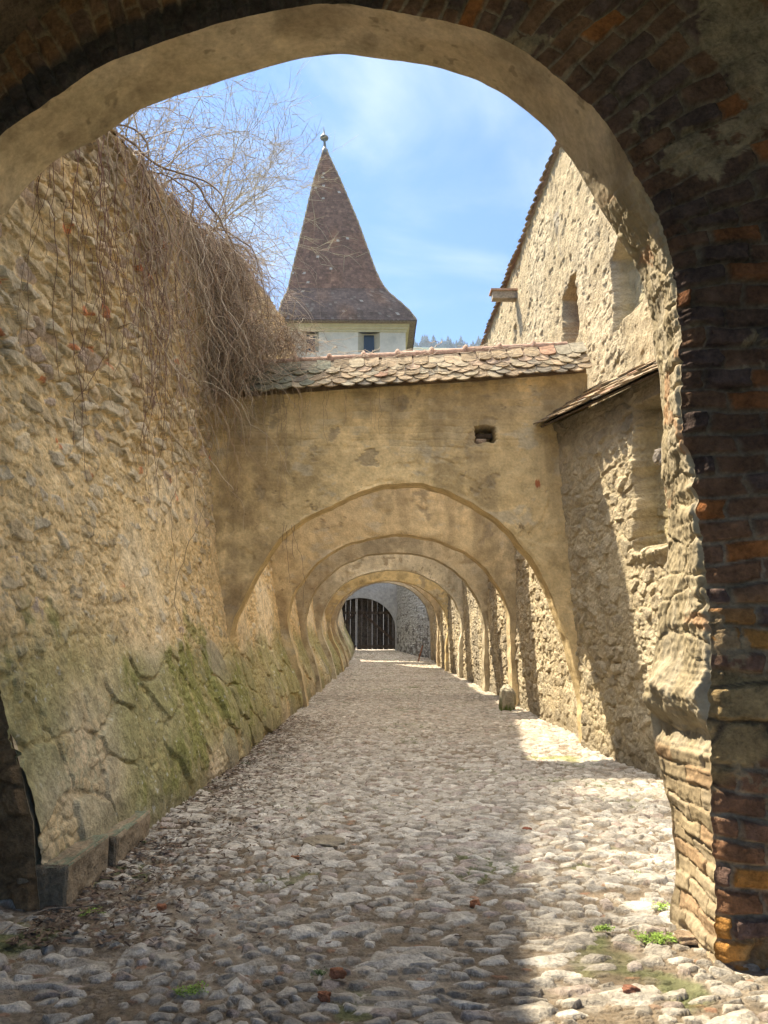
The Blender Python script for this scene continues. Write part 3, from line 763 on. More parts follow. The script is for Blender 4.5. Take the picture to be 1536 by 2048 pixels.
# ------------------------------------------------------------------ house on the right
def build_house():
    e = empty('house', (3.8, 15, 0), 'tall house with rough sunlit plaster, blocked windows and a thin tiled eave on the right', 'house')
    y = np.exp(np.linspace(math.log(5.6), math.log(29), 620)); z = np.linspace(4.2, 11.5, 560)
    Y, Z = np.meshgrid(y, z, indexing='ij')
    eav = 11.45+.12*fbm(Y*.4, Y*0, 501, 2)
    Z = 4.2+(Z-4.2)*(eav-4.2)/7.3
    g = rubble(Y, Z, .30, .17, 503, jit=.48, warp=.6)
    cov = fbm(Y*.6, Z*.6, 505, 4)
    rel = fbm(Y*1.1, Z*1.1, 507, 4)*.05+ss(g['e'], .05, .4)*g['c']*.022*ss(cov, -.25, .25)+fbm(Y*5, Z*3, 509, 6, .62)*.035+fbm(Y*18, Z*14, 510, 3)*.008
    pit = ss(fbm(Y*4, Z*4, 511, 3), .42, .55)*.03
    X = 3.78-rel+pit
    C = mixc((.44, .36, .235), (.50, .42, .29), ss(cov, -.1, .4)); C = mixc(C, (.31, .26, .18), ss(fbm(Y*3, Z*2, 513, 4), .15, .5)*.6)
    def niche(y0, y1, z0, z1, dep, col, arch=0):
        nonlocal X, C
        wy = Y+.03*fbm(Z*5, Z*0, 515, 3); wz = Z+.04*fbm(Y*5, Y*0, 516, 3)
        top = z1-arch*((Y-(y0+y1)/2)/((y1-y0)/2))**2
        i_ = ss(wy, y0, y0+.05)*ss(-wy, -y1, -y1+.05)*ss(wz, z0, z0+.05)*ss(top-wz, 0, .05)
        X = X+i_*dep; C = mixc(C, col, i_*.8)
    niche(13.4, 14.55, 7.05, 8.45, .7, (.34, .20, .11), .12)
    niche(9.9, 11.35, 6.3, 7.75, .35, (.46, .41, .26), .25)
    niche(19.3, 19.7, 6.2, 9.9, .12, (.25, .21, .16))
    st = ss(1-np.hypot((Y-14.6)/.35, (Z-10)/.9)+.7*fbm(Y*7, Z*4, 518, 3), .3, .6)
    C = mixc(C, (.20, .19, .17), st*.6)
    C *= (1+.12*fbm(Y*12, Z*12, 519, 4))[..., None]
    mb = MB(); mb.grid(np.stack([X, Y, Z], -1), C, True)
    mb.grid(np.array([[(3.78, 29, 0), (3.78, 29, 11.4)], [(12, 29, 0), (12, 29, 14.)]]), (.45, .38, .27))
    mb.grid(np.array([[(3.9, 5.5, 4.2), (3.9, 5.5, 11.4)], [(12, 5.5, 4.2), (12, 5.5, 14.)]]), (.45, .38, .27))
    mb.build('wall', M['wallR'], e)
    tb = MB()
    tiles(tb, (3.66, 29, 11.38), (0, -1, 0), (.80, 0, .6), 23.4, (0, .3), .26, .5, 61, clay, th=.03, wave=.02)
    mb = MB()
    mb.grid(np.array([[(3.7, 5.6, 11.42), (3.7, 29.1, 11.42)], [(8.5, 5.6, 15), (8.5, 29.1, 15)]]), (.3, .2, .15))
    tb.build('eave_tiles', M['tile'], e, smooth=False)
    mb.build('roof', M['tile'], e)
    p = at(1012, 592, 19.2)
    mb = MB(); mb.box(3.15, 3.9, 19.1, 19.35, p[2]-.10, p[2]+.10, (.33, .29, .24)); mb.box(3.1, 3.9, 19.05, 19.45, p[2]+.10, p[2]+.15, (.35, .23, .17))
    mb.build('beam_end', M['wood'], e, smooth=False)
build_house()
# ------------------------------------------------------------------ lean-to roof on the right wall
lr = empty('lean_to_roof', (3.2, 9.5, 4.67), 'narrow sloping strip of old clay tiles on top of the sunlit wall, right of the tiled arch', 'roof')
A = np.array((2.40, 11.12, 4.67)); B = np.array((3.36, 8.5, 4.67)); Nn = np.array((-7.675, -2.64, 15.65)); Nn /= np.linalg.norm(Nn)
Ed = (B-A)/np.linalg.norm(B-A); Sd = np.cross(Nn, Ed); Sd = Sd if Sd[2] > 0 else -Sd
Sd = Sd*.97+np.array((0, 0, .10)); Sd /= np.linalg.norm(Sd)
tb = MB(); tiles(tb, A, Ed, Sd, 3.9, (0, .07, .26, .33, .55, .62, .9), .2, .44, 71, lambda u, r, R: np.array(clay(u, r, R))*1.0, th=.018, lift=.03)
tb.build('roof_tiles', M['tile'], lr, smooth=False)
mb = MB(); w_ = 1.3
V = [A+Sd*.12-Nn*.01, A+Ed*3.9+Sd*.12-Nn*.01, A+Ed*3.9+Sd*w_-Nn*.01, A+Sd*w_-Nn*.01]; V = V+[v-Nn*.03 for v in V]
mb.raw(V, [(0, 1, 2, 3), (7, 6, 5, 4), (0, 4, 5, 1), (1, 5, 6, 2), (2, 6, 7, 3), (3, 7, 4, 0)], (.12, .09, .07)); mb.build('roof_boards', M['wood'], lr, smooth=False)
# ------------------------------------------------------------------ tower
def build_tower():
    e = empty('church_tower', (-2.6, 64.6, -.1), 'white square tower with a steep bell-cast tiled spire behind the tiled arch', 'tower')
    Yc = 64.9; TW = 4.72
    rows = [(302, 650, 4), (330, 652, 15), (355, 654, 25), (400, 658, 40), (440, 662, 53), (490, 665, 68), (540, 668, 83), (565, 671, 92), (582, 675.5, 100), (605, 683, 120), (622, 690, 131), (639, 696, 137)]
    prof = []
    for py, cx, hp in rows:
        hw = 1.0
        for _ in range(6):
            p = at(cx, py, Yc-hw); q = at(cx+hp, py, Yc-hw); hw = q[0]-p[0]
        prof.append((p[2], p[0], hw))
    prof = np.array(prof)
    n = 78; t = np.linspace(0, 1, n+1)
    pr = resample(prof[:, [0, 2]], n+1); zz = pr[:, 0]; hw = pr[:, 1]; cxx = np.interp(-zz, -prof[:, 0], prof[:, 1])
    mb = MB(); R = np.random.RandomState(5)
    for side in range(4):
        for i in range(n):
            cols = max(2, int(2*hw[i+1]/.24)); sh = .5*(i % 2)
            u = (np.arange(cols+2)-sh)/cols*2-1; u = np.clip(u, -1, 1)
            for j in range(cols+1):
                u0, u1 = u[j], u[j+1]
                if u1-u0 < 1e-4: continue
                V = []
                for (k, uu, ex) in ((i, u0, .0), (i, u1, .0), (i+1, u1, .045+R.rand()*.02), (i+1, u0, .045+R.rand()*.02)):
                    h = hw[k]+ex; zk = zz[k]-(.02 if k == i+1 else 0)
                    p = [(uu*h, -h), (h, uu*h), (-uu*h, h), (-h, -uu*h)][side]
                    V.append((cxx[k]+p[0], Yc+p[1], zk))
                r = R.rand(); lowf = i/n
                c = np.array((.15, .088, .066)) if lowf < .8 else np.array((.115, .082, .072))
                c = c*(.8+.4*R.rand())
                if r > .965: c = np.array((.22, .13, .095)) if lowf < .8 else np.array((.17, .14, .125))
                if r < .008: c = np.array((.32, .30, .28))
                ro = max(0, vn(u0*3+side*9, i*.12, 9)); c = c+np.array((.05, .018, .0))*ro
                mb.raw(V, [(0, 1, 2, 3)], c)
    for s1 in (-1, 1):          # hip tiles
        for s2 in (-1, 1):
            pts = np.stack([cxx+s1*hw, Yc+s2*hw, zz], -1)
            mb.tube(pts, .07+.03*np.sin(np.arange(n+1)*1.9), (.30, .25, .17), 5)
    mb.build('roof', M['roof'], e, smooth=False)
    ez = prof[-1][0]; ec = prof[-1][1]; eh = prof[-1][2]
    # closed underside of the eave, cornice, wall
    mb = MB(); mb.box(ec-eh+.05, ec+eh-.05, Yc-eh+.05, Yc+eh-.05, ez-.10, ez-.03, (.2, .15, .12)); mb.build('eave_board', M['wood'], e, smooth=False)
    mb = MB()
    for k, (dz0, dz1, ex) in enumerate(((.10, .32, .30), (.32, .52, .20), (.52, .72, .10))):
        w = TW+ex; mb.box(ec-w, ec+w, Yc-w, Yc+w, ez-dz1, ez-dz0-.001*k, (.52, .45, .30))
    mb.build('cornice', M['paint'], e, smooth=False)
    # front wall with openings: strips round the windows
    zt = ez-.72; zb = -.3; yf = Yc-TW
    wz1 = at(740, 655, yf)[2]; wz0 = at(740, 705, yf)[2]
    wins = []
    for a_, b_ in ((602, 638), (716, 760)):
        wins.append((at(a_, 675, yf)[0], at(b_, 675, yf)[0]))
    xs = [ec-TW, wins[0][0], wins[0][1], wins[1][0], wins[1][1], ec+TW]
    mb = MB(); cw = (.60, .54, .47)
    for i in range(5):
        if i in (1, 3):
            mb.box(xs[i], xs[i+1], yf, yf+.6, wz1, zt, cw); mb.box(xs[i], xs[i+1], yf, yf+.6, zb, wz0, cw)
        else: mb.box(xs[i], xs[i+1], yf, yf+.6, zb, zt, cw)
    mb.box(ec-TW, ec-TW+.6, yf+.601, Yc+TW, zb, zt, cw); mb.box(ec+TW-.6, ec+TW, yf+.601, Yc+TW, zb, zt, cw); mb.box(ec-TW+.6, ec+TW-.6, Yc+TW-.6, Yc+TW, zb, zt, cw)
    mb.build('wall', M['paint'], e, smooth=False)
    for (a_, b_) in wins:
        w = b_-a_; c0, c1 = a_+w*.26, b_-w*.26
        mb = MB(); cr = (.46, .40, .31)
        # splayed reveal
        o_ = [(a_, wz0), (b_, wz0), (b_, wz1-.25), (b_-w*.15, wz1-.05), ((a_+b_)/2, wz1), (a_+w*.15, wz1-.05), (a_, wz1-.25)]
        i_ = [(c0, wz0), (c1, wz0), (c1, wz1-.5), (c1-.02, wz1-.47), ((a_+b_)/2, wz1-.46), (c0+.02, wz1-.47), (c0, wz1-.5)]
        V = [(x, yf+.004, z) for x, z in o_]+[(x, yf+.5, z) for x, z in i_]
        mb.raw(V, [(k, (k+1) % 7, (k+1) % 7+7, k+7) for k in range(7)], cr)
        mb.raw([(a_, yf+.002, wz1-.25), (a_, yf+.002, wz1), (a_+w/2, yf+.002, wz1), (a_+w*.15, yf+.002, wz1-.05)], [(0, 1, 2, 3)], cw)
        mb.raw([(b_, yf+.002, wz1-.25), (b_, yf+.002, wz1), (a_+w/2, yf+.002, wz1), (b_-w*.15, yf+.002, wz1-.05)], [(0, 1, 2, 3)], cw)
        wo = mb.build('window', M['paint'], e, smooth=False)
        mb = MB(); mb.box(c0, c1, yf+.52, yf+.56, wz0, wz1-.45, (.012, .025, .045)); mb.build('pane', M['glass'], wo, smooth=False)
    # finial
    z0 = prof[0][0]; px0 = prof[0][1]; sc = (Yc)/FPX*1.1
    mb = MB(); ctl = [(-.4, .30), (0, .26), (.25, .30), (.30, .18), (.6, .14), (1.15, .10), (1.25, .16), (1.4, .36), (1.52, .40), (1.62, .38), (1.85, .16), (2.0, .10), (2.3, .06), (2.75, .01)]
    a = np.linspace(0, 2*math.pi, 13)
    V = np.array([[(px0-.06*h+math.cos(q)*r, Yc+math.sin(q)*r, z0+h*.95) for q in a] for h, r in ctl])
    mb.grid(V, (.10, .11, .11)); mb.build('finial', M['metal'], e)
build_tower()
# ------------------------------------------------------------------ ground, hill and far trees
def HG(x, y):
    x = np.asarray(x, float); y = np.asarray(y, float)
    return -.15+.9*ss(y, 46.5, 52)+HH*ss(y, 160, 900)**1.2*(1-.15*ss(np.abs(x), 500, 2500))+ss(y, 200, 800)*3*fbm(x*.01, y*.01, 3, 3)
HH = 100.0
_y = np.linspace(300, 900, 601); _k = ss(_y, 160, 900)**1.2/_y; YT = float(_y[_k.argmax()])
_d = ray(900, 696); HH = (_d[2]/_d[1]*YT+EYE)/float(ss(np.array(YT), 160, 900)**1.2)
def build_ground():
    x = np.concatenate([np.linspace(-1000, -60, 30), np.linspace(-55, 55, 60), np.linspace(60, 1000, 30)])
    y = np.concatenate([np.linspace(-400, -20, 14), np.linspace(-15, 90, 60), np.linspace(100, 900, 60), np.linspace(930, 1300, 8)])
    X, Y = np.meshgrid(x, y, indexing='ij')
    Z = HG(X, Y)
    C = mixc((.12, .13, .06), (.05, .075, .04), ss(Y, 300, 700)); C = mixc(C, (.30, .26, .19), ss(-np.abs(Y-50), -10, -4)*ss(-np.abs(X), -14, -9))
    mb = MB(); mb.grid(np.stack([X, Y, Z], -1), C); o = mb.build('ground', M['grass']); tag(o, kind='structure')
    # raised bank behind the left wall
    y = np.linspace(4.0, 37, 60); x = np.linspace(-3.0, -30, 30)
    X, Y = np.meshgrid(x, y, indexing='ij')
    Z = ZT(Y)-.25+(-X-3)*.02+fbm(X*.6, Y*.6, 6, 3)*.15
    X = X+np.where(X > -3.01, XL(Y, Z)+2.1, 0)*0
    mb = MB(); P = np.stack([X-.15, Y, Z], -1); mb.grid(P, (.22, .17, .10))
    o = mb.build('hillside', M['grass']); tag(o, kind='structure')
build_ground()
def conifer(x, y, h, seed):
    R = random.Random(seed); zb = float(HG(x, y))-.6
    e = empty('conifer', (x, y, zb), 'distant dark fir tree on the skyline hill between the tower and the house', 'tree', 'distant firs on the hill skyline')
    mb = MB(); mb.tube([(x, y, zb), (x, y, zb+h*.95)], [.35, .05], (.08, .06, .05), 5); mb.build('trunk', M['twig'], e)
    mb = MB(); V = []; F = []
    n = 16
    for k in range(n):
        f = k/n; r = h*.2*(1-f)**.8+.1; z = zb+h*(.15+.85*f)
        for j in range(9):
            a = R.random()*6.28; rr = r*R.uniform(.8, 1.5); w = rr*.35
            i = len(V); V += [(x, y, z+h*.05), (x+math.cos(a)*rr-math.sin(a)*w, y+math.sin(a)*rr+math.cos(a)*w, z-h*.05), (x+math.cos(a)*rr*1.15, y+math.sin(a)*rr*1.15, z-h*.03), (x+math.cos(a)*rr+math.sin(a)*w, y+math.sin(a)*rr-math.cos(a)*w, z-h*.05)]
            F.append((i, i+1, i+2, i+3))
    mb.raw(V, F, np.array((.04, .065, .055))*R.uniform(.8, 1.2)); mb.build('crown', M['leaf'], e, smooth=False)
hz = MB(); hz.box(-1010, 1010, -410, 1310, -3.0, 372, (1, 1, 1))
hm = bpy.data.materials.new('haze_air'); hm.use_nodes = True; hn = hm.node_tree
hn.nodes.remove(hn.nodes['Principled BSDF']); pv = hn.nodes.new('ShaderNodeVolumePrincipled')
pv.inputs['Color'].default_value = (.66, .82, 1, 1); pv.inputs['Density'].default_value = .00028; pv.inputs['Anisotropy'].default_value = .3
hn.links.new(pv.outputs[0], hn.nodes['Material Output'].inputs['Volume'])
ho = hz.build('haze', hm, smooth=False); tag(ho, kind='stuff')
R = random.Random(9)
for i, px in enumerate([829, 834, 840, 845, 850, 854, 860, 867, 871, 877, 884, 889, 896, 901, 907, 913, 917, 922, 929, 934, 941, 946, 951, 957, 962, 968, 975, 983]):
    Yc_ = YT+R.uniform(-12, 12); h = R.choice([7, 9, 11, 13])*R.uniform(.9, 1.2)
    if px in (845, 850, 854, 867, 896, 922, 957): h = 15.5
    conifer(at(px, 689, Yc_)[0], Yc_, h, i)
# ------------------------------------------------------------------ creeper, shrubs
def strand(p, d, L, step, grav, wig, R, surf=True, maxx=None):
    pts = [np.array(p, float)]; d = np.array(d, float)
    k = int(L/step)
    for i in range(k):
        d = d+np.array((R.gauss(0, wig), R.gauss(0, wig), R.gauss(0, wig)-grav)); d /= np.linalg.norm(d)
        q = pts[-1]+d*step
        if surf:
            if q[2] < ZT(q[1])+.02:
                xm = float(XL(q[1], q[2]))+.05
                if q[0] < xm: q[0] = xm+R.random()*.03; d[0] = abs(d[0])*.3
            if 10.9 < q[1] < 12.1 and q[2] < 6.05-abs(q[1]-11.46)*1.2 and q[2] > 5.1 and q[0] > -2.4: q[2] += .12; d[2] = abs(d[2])*.2
            if Y2-.05 < q[1] < Y2+.7 and q[2] < 5.3: q[1] = Y2-.08
        pts.append(q)
    return np.array(pts)
def build_creeper():
    R = random.Random(21)
    e = empty('creeper', (-2.6, 9, 6.9), 'leafless brown creeper hanging in a tangled curtain down the left rubble wall', 'creeper')
    cols = [(.33, .255, .19), (.40, .32, .24), (.24, .18, .14), (.50, .42, .33), (.36, .25, .18)]
    a = MB(); b = MB(); c_ = MB(); d_ = MB(); f_ = MB()
    for i in range(400):                 # curtain
        y = 7.2+4.6*R.betavariate(1.7, 1.1)
        zt = float(ZT(y)); x = float(XL(y, zt))+R.uniform(-.3, .05)
        z0 = zt+R.uniform(-.1, .15) if R.random() < .5 else zt-R.random()**1.5*2.6
        if z0 < zt: x = float(XL(y, z0))+.06
        L = R.uniform(.4, 1.2)+R.expovariate(1.1) + (1.3 if z0 > zt-.5 else 0)
        L = min(L*.85, 3.8)
        p = strand((x, y, z0), (R.uniform(0, .6), R.gauss(0, .35), R.uniform(-.6, .5)), L, .08, .15, .23, R)
        (a if R.random() < .8 else b).tube(p, np.linspace(.0055, .0022, len(p))*R.uniform(.6, 1.3), R.choice(cols))
    k_ = MB()
    for i in range(16):
        y = 7.4+4.2*R.random(); zt = float(ZT(y))
        p = strand((float(XL(y, zt))-.1, y, zt+.1), (.5, R.gauss(0, .3), .2), R.uniform(1.6, 3.6), .10, .22, .22, R)
        k_.tube(p, np.linspace(.017, .005, len(p)), (.27, .21, .16), 5)
        for j in range(3, len(p)-1, 3):
            q = strand(p[j], (R.gauss(.1, .3), R.gauss(0, 1), R.gauss(-.4, .5)), R.uniform(.3, .9), .07, .12, .3, R)
            k_.tube(q, np.linspace(.006, .002, len(q)), (.30, .235, .175))
    k_.build('woody_stems', M['twig'], e)
    for i in range(600):                 # overhanging thicket above the arch roof
        y = R.gauss(11.1, .75); zt = float(ZT(y))
        x = -2.5+R.uniform(-.3, .3); z = zt+R.uniform(-.5, .1)-max(0, (x+2.4))*.8
        p = strand((x, y, z), (R.uniform(.5, 1.3), R.gauss(0, .6), R.uniform(-.7, .25)), R.uniform(.5, 1.6), .07, R.uniform(.06, .18), .34, R)
        b.tube(p, np.linspace(.006, .0022, len(p))*R.uniform(.6, 1.1), R.choice(cols))
    for i in range(700):                 # mass over the left end of the roof
        x = -2.4+R.random()**1.5*1.35; y = R.gauss(11.2, .4); z = 7.2-1.0*(x+2.4)+R.gauss(-.45, .32)
        z = max(z, 6.1 if x > -1.9 else 4.9)
        p = strand((x, y, z), (R.gauss(.2, .8), R.gauss(0, .6), R.gauss(-.1, .6)), R.uniform(.4, 1.1), .06, .10, .34, R)
        b.tube(p, np.linspace(.005, .002, len(p)), R.choice(cols))
    for i in range(600):                  # tuft hanging at the corner under the eave
        x = R.uniform(-2.42, -1.75); y = R.uniform(10.75, 11.05); z = R.uniform(5.2, 6.3)
        p = strand((x, y, z), (R.gauss(0, .5), R.gauss(0, .3), -.6), R.uniform(.3, 1.25), .07, .12, .26, R)
        b.tube(p, np.linspace(.005, .002, len(p)), R.choice(cols))
    for i in range(64):                  # sparse long strands near the gateway
        y = 5.7+R.random()*3.2; zt = float(ZT(y)); z0 = zt-R.random()*1.5
        p = strand((float(XL(y, z0))+.08, y, z0), (.2, R.gauss(0, .2), -.8), R.uniform(.8, 3.0), .08, .25, .16, R)
        c_.tube(p, np.linspace(.004, .002, len(p))*R.uniform(.7, 1.2), (.17, .10, .085))
        for k in range(3, len(p)-2, 5):
            q = strand(p[k], (R.uniform(-.1, .5), R.gauss(0, 1), R.gauss(-.5, .5)), R.uniform(.05, .18), .04, .05, .3, R)
            if len(q) > 1: c_.tube(q, .0022, (.17, .10, .085))
    for i in range(46):                   # strands on the plaster of the arch
        x = R.uniform(-2.3, -.9) if R.random() < .8 else R.uniform(-.9, .4); z = 5.2
        p = [np.array((x, Y2-.28, z))]; L = R.uniform(.2, 1.8) if x < -1.2 else R.uniform(.2, .9)
        for k in range(int(L/.08)): p.append(np.array((p[-1][0]+R.gauss(0, .018), Y2-.10+R.uniform(-.02, .01), p[-1][2]-.08)))
        d_.tube(p, .0028, R.choice(cols))
    for i in range(60):                   # runners lying over the roof tiles
        x = -2.2+R.random()**1.3*4.6; p = [np.array((x, 11.0, 5.65))]; y = R.uniform(10.95, 11.35); z = 5.42+(y-10.95)*1.33+.09+.062*(x+3)*.9
        an = R.gauss(0, .5); pts = []
        for k in range(R.randint(6, 16)):
            zz = 5.20+.062*(x+3)+(y-(Y2-.20))*1.333+.05+R.random()*.04
            pts.append((x, y, zz)); x += .08*math.cos(an); y = min(max(y+.035*math.sin(an), Y2-.22), Y2+.28); an += R.gauss(0, .4)
        d_.tube(pts, .005, (.42, .35, .27))
    # strand hanging below the crown of the tiled arch
    for (px, L) in ((574, .9), (590, .55), (583, 1.2), (568, .4)):
        x, y, z = at(px, 1050, Y2-.05)
        p = [np.array((x, y, z))]
        for k in range(int(L/.07)): p.append(p[-1]+np.array((R.gauss(.012 if px == 583 else 0, .014), 0, -.07)))
        f_.tube(p, .004, (.16, .12, .09))
    a.build('hanging_stems', M['twig'], e); b.build('tangled_stems', M['twig'], e); c_.build('thin_strands', M['twig'], e); d_.build('roof_runners', M['twig'], e); f_.build('arch_strands', M['twig'], e)
build_creeper()
def shrub(x, y, z, n, hgt, seed, label, lean=(.35, 0), cols=((.34, .28, .18), (.40, .34, .23))):
    R = random.Random(seed)
    e = empty('bare_shrub', (x, y, z), label, 'shrub', 'bare shrubs above the left wall')
    st = MB(); tw = MB()
    def br(p, d, L, r, dep):
        pts = [np.array(p, float)]; d = np.array(d, float); step = .10; k = max(3, int(L/step)); bend = R.uniform(.01, .05)
        for i in range(k):
            d = d+np.array((R.gauss(0, .07), R.gauss(0, .07), R.gauss(0, .06)-bend*(1 if dep else .5))); d /= np.linalg.norm(d); pts.append(pts[-1]+d*step)
        pts = np.array(pts); rad = np.linspace(r, r*.35, len(pts))
        (st if dep == 0 else tw).tube(pts, rad, R.choice(cols), 4 if dep == 0 else 3)
        if dep < 3:
            m = {0: int(L*5.5), 1: int(L*7), 2: int(L*6)}[dep]
            for j in range(m):
                i = R.randint(len(pts)//5, len(pts)-1); dd = pts[i]-pts[i-1]; dd /= np.linalg.norm(dd)
                nd = dd+np.array((R.gauss(0, .75), R.gauss(0, .75), R.gauss(.12, .6)))*.9; nd /= np.linalg.norm(nd)
                br(pts[i], nd, L*R.uniform(.28, .55), max(rad[i]*.55, .0028), dep+1)
    for i in range(n):
        a = R.uniform(0, 6.28); s = R.uniform(.1, .75)
        br((x+R.uniform(-.15, .15), y+R.uniform(-.3, .3), z), (math.cos(a)*s+lean[0], math.sin(a)*s+lean[1], 1), hgt*R.uniform(.7, 1.1), .013*R.uniform(.7, 1.2), 0)
    st.build('stems', M['twig'], e); tw.build('twigs', M['twig'], e)
shrub(-3.15, 9.4, 6.9, 9, 2.5, 1, 'tallest bare thorny shrub on the left wall, its stems reaching the arch soffit', (.30, 0))
shrub(-2.95, 11.3, 7.1, 10, 2.3, 2, 'bare arching shrub on the left wall, nearest the tower spire', (.55, 0), ((.38, .34, .24), (.44, .40, .29)))
shrub(-3.2, 8.0, 6.7, 5, 1.6, 3, 'smaller bare shrub on the left wall, close behind the gateway', (.2, .2))
shrub(-2.9, 12.8, 7.1, 7, 1.5, 4, 'low pale bare shrub on the left wall, beside the foot of the spire', (.6, 0), ((.44, .40, .29), (.38, .34, .24)))
# twig hanging from the gateway crown
x, y, z = at(523, 138, 4.98+.5)
mb = MB(); R = random.Random(2); p = [np.array((x, 5.15, z+.05))]
for k in range(9): p.append(p[-1]+np.array((.012+R.gauss(0, .006), 0, -.032)))
mb.tube(p, .003, (.13, .10, .08)); o = mb.build('hanging_twig', M['twig']); tag(o, 'single thin twig dangling from the far edge of the gateway soffit against the sky', 'twig')
# ------------------------------------------------------------------ small things on the lane
def on_ground(px, py):
    y = 8.0
    for _ in range(40):
        d = ray(px, py); t = (float(gz(y))-EYE)/d[2]; y = .5*y+.5*d[1]*t
    return d[0]*t, d[1]*t, float(gz(y))
def tuft(px, py, s, n, seed, label, col=(.24, .36, .07)):
    x, y, z = on_ground(px, py); R = random.Random(seed); mb = MB(); V = []; F = []; n = int(n*2.2)
    stems = [(max(-.7, min(.7, R.gauss(0, .4))), max(-.6, min(.6, R.gauss(0, .35))), R.uniform(.006, .03)) for _ in range(max(6, n//14))]
    for i in range(n):
        sx, sy, sh = R.choice(stems); bx = x+s*sx*1.6+R.gauss(0, .010); by = y+s*sy*1.2+R.gauss(0, .010); bz = z+.012+sh*R.random()
        l = R.uniform(.006, .014); w = l*R.uniform(.3, .5); b = R.random()*6.28; t = R.uniform(-.2, .9)
        ux, uy, uz = math.cos(b)*math.cos(t)*l, math.sin(b)*math.cos(t)*l, math.sin(t)*l; wx, wy = -math.sin(b)*w, math.cos(b)*w; i0 = len(V)
        V += [(bx, by, bz), (bx+ux*.5-wx, by+uy*.5-wy, bz+uz*.5), (bx+ux*.9-wx*.5, by+uy*.9-wy*.5, bz+uz*.9), (bx+ux*.9+wx*.5, by+uy*.9+wy*.5, bz+uz*.9), (bx+ux*.5+wx, by+uy*.5+wy, bz+uz*.5)]
        F.append((i0, i0+1, i0+2, i0+3, i0+4))
    C = np.repeat(np.array([np.array(col)*R.uniform(.6, 1.5) for _ in range(n)]), 5, axis=0)
    mb.raw(V, F, C); o = mb.build('grass_tuft', M['leaf'], smooth=False); tag(o, label, 'grass tuft', 'small weeds among the cobbles')
tuft(380, 1990, .05, 160, 1, 'small dark green tuft among the shaded cobbles at the near left')
tuft(1312, 1885, .085, 420, 2, 'largest bright green weed in the sun beside the foot of the brick pier')
tuft(1325, 1822, .055, 260, 3, 'bright green weed touching the edge of the brick pier, behind the largest weed')
tuft(1207, 1865, .04, 170, 4, 'small bright weed left of the largest weed by the brick pier')
tuft(180, 1832, .05, 120, 5, 'thin green weed below the cut plinth stone of the left wall')
tuft(290, 1690, .05, 110, 6, 'faint green weed at the foot of the left wall beside the plinth stones', (.12, .17, .06))
tuft(492, 1530, .06, 150, 7, 'dark leafy weed at the foot of the mossy wall, farther along', (.06, .10, .04))
tuft(1265, 1755, .04, 110, 8, 'tiny weed in the sunlit cobbles well behind the brick pier weeds')
tuft(640, 1955, .03, 60, 9, 'few grass blades beside the orange brick lump in the near centre', (.10, .15, .05))
def frag(px, py, s, seed, label, col=(.42, .16, .08), fl=.6):
    x, y, z = on_ground(px, py)
    o = rock('brick_fragment', (x, y, z+s*fl*.5+.012), (s, s*.75, s*fl), seed, (col[0]*.85, col[1]*.95, col[2]), n=16, amp=.32)
    tag(o, label, 'brick piece', 'loose brick pieces on the lane')
frag(675, 1957, .035, 1, 'rounded orange brick lump in the near centre of the lane')
frag(648, 2003, .028, 2, 'orange brick chip near the bottom edge, below the rounded lump')
frag(322, 1822, .028, 3, 'orange chip on the shaded cobbles beside the left wall foot')
frag(1262, 1988, .035, 4, 'flat dark red brick piece in the sun near the bottom right', (.38, .16, .10), .35)
frag(1375, 1885, .07, 5, 'broken flat brick lying against the foot of the brick pier', (.46, .30, .19), .3)
frag(1330, 1612, .05, 6, 'red brick piece against the right wall beside the pier ledge', (.42, .17, .10), .4)
frag(1055, 1665, .04, 7, 'dark red brick piece at the shadow edge in the middle of the lane', (.30, .10, .06), .5)
frag(950, 1815, .03, 8, 'small red chip among the cobbles right of the centre')
frag(590, 1720, .03, 9, 'thin orange chip beside the flat slab in the lane', (.45, .18, .09), .4)
x, y, z = on_ground(648, 1688)
o = rock('flat_slab', (x, y, z+.020), (.15, .125, .022), 31, (.31, .26, .19), n=26, amp=.22); tag(o, 'flat brown slab set among the cobbles near the centre of the lane', 'slab')
# dead twig on the ground at the near left
mb = MB(); pts = []
for t, (px, py) in enumerate(((-30, 1905), (20, 1868), (55, 1845), (100, 1832), (150, 1828), (212, 1822))):
    x, y, z = on_ground(px, py); pts.append((x, y, z+.035+.008*(t % 2)))
mb.tube(resample(pts, 20), .0045, (.26, .21, .16), 5); o = mb.build('fallen_twig', M['twig']); tag(o, 'long bent grey twig lying on the earth below the plinth stone', 'twig')
# dry litter along the left wall foot
def litter():
    R = random.Random(8); V = []; F = []; Cc = []
    for i in range(5200):
        y = math.exp(R.uniform(math.log(4.3), math.log(15))); x = float(XL(y, 0))+.02+R.expovariate(2.2)
        if x > .9: continue
        z = float(gz(y))+.02+R.uniform(0, .02); a = R.random()*6.28; l = R.uniform(.008, .035); w = R.uniform(.002, .008)
        dx, dy = math.cos(a)*l, math.sin(a)*l; wx, wy = -math.sin(a)*w, math.cos(a)*w; i0 = len(V); t = R.uniform(-.01, .015)
        V += [(x-dx-wx, y-dy-wy, z), (x+dx-wx, y+dy-wy, z+t), (x+dx+wx, y+dy+wy, z+t+.004), (x-dx+wx, y-dy+wy, z+.004)]; F.append((i0, i0+1, i0+2, i0+3))
        c = R.choice([(.10, .07, .05), (.16, .11, .08), (.22, .16, .11), (.07, .05, .04)]); Cc += [c]*4
    mb = MB(); mb.raw(V, F, np.array(Cc)); o = mb.build('leaf_litter', M['twig'], smooth=False); tag(o, 'brown dead leaves and twig bits along the foot of the left wall', 'litter', kind='stuff')
litter()
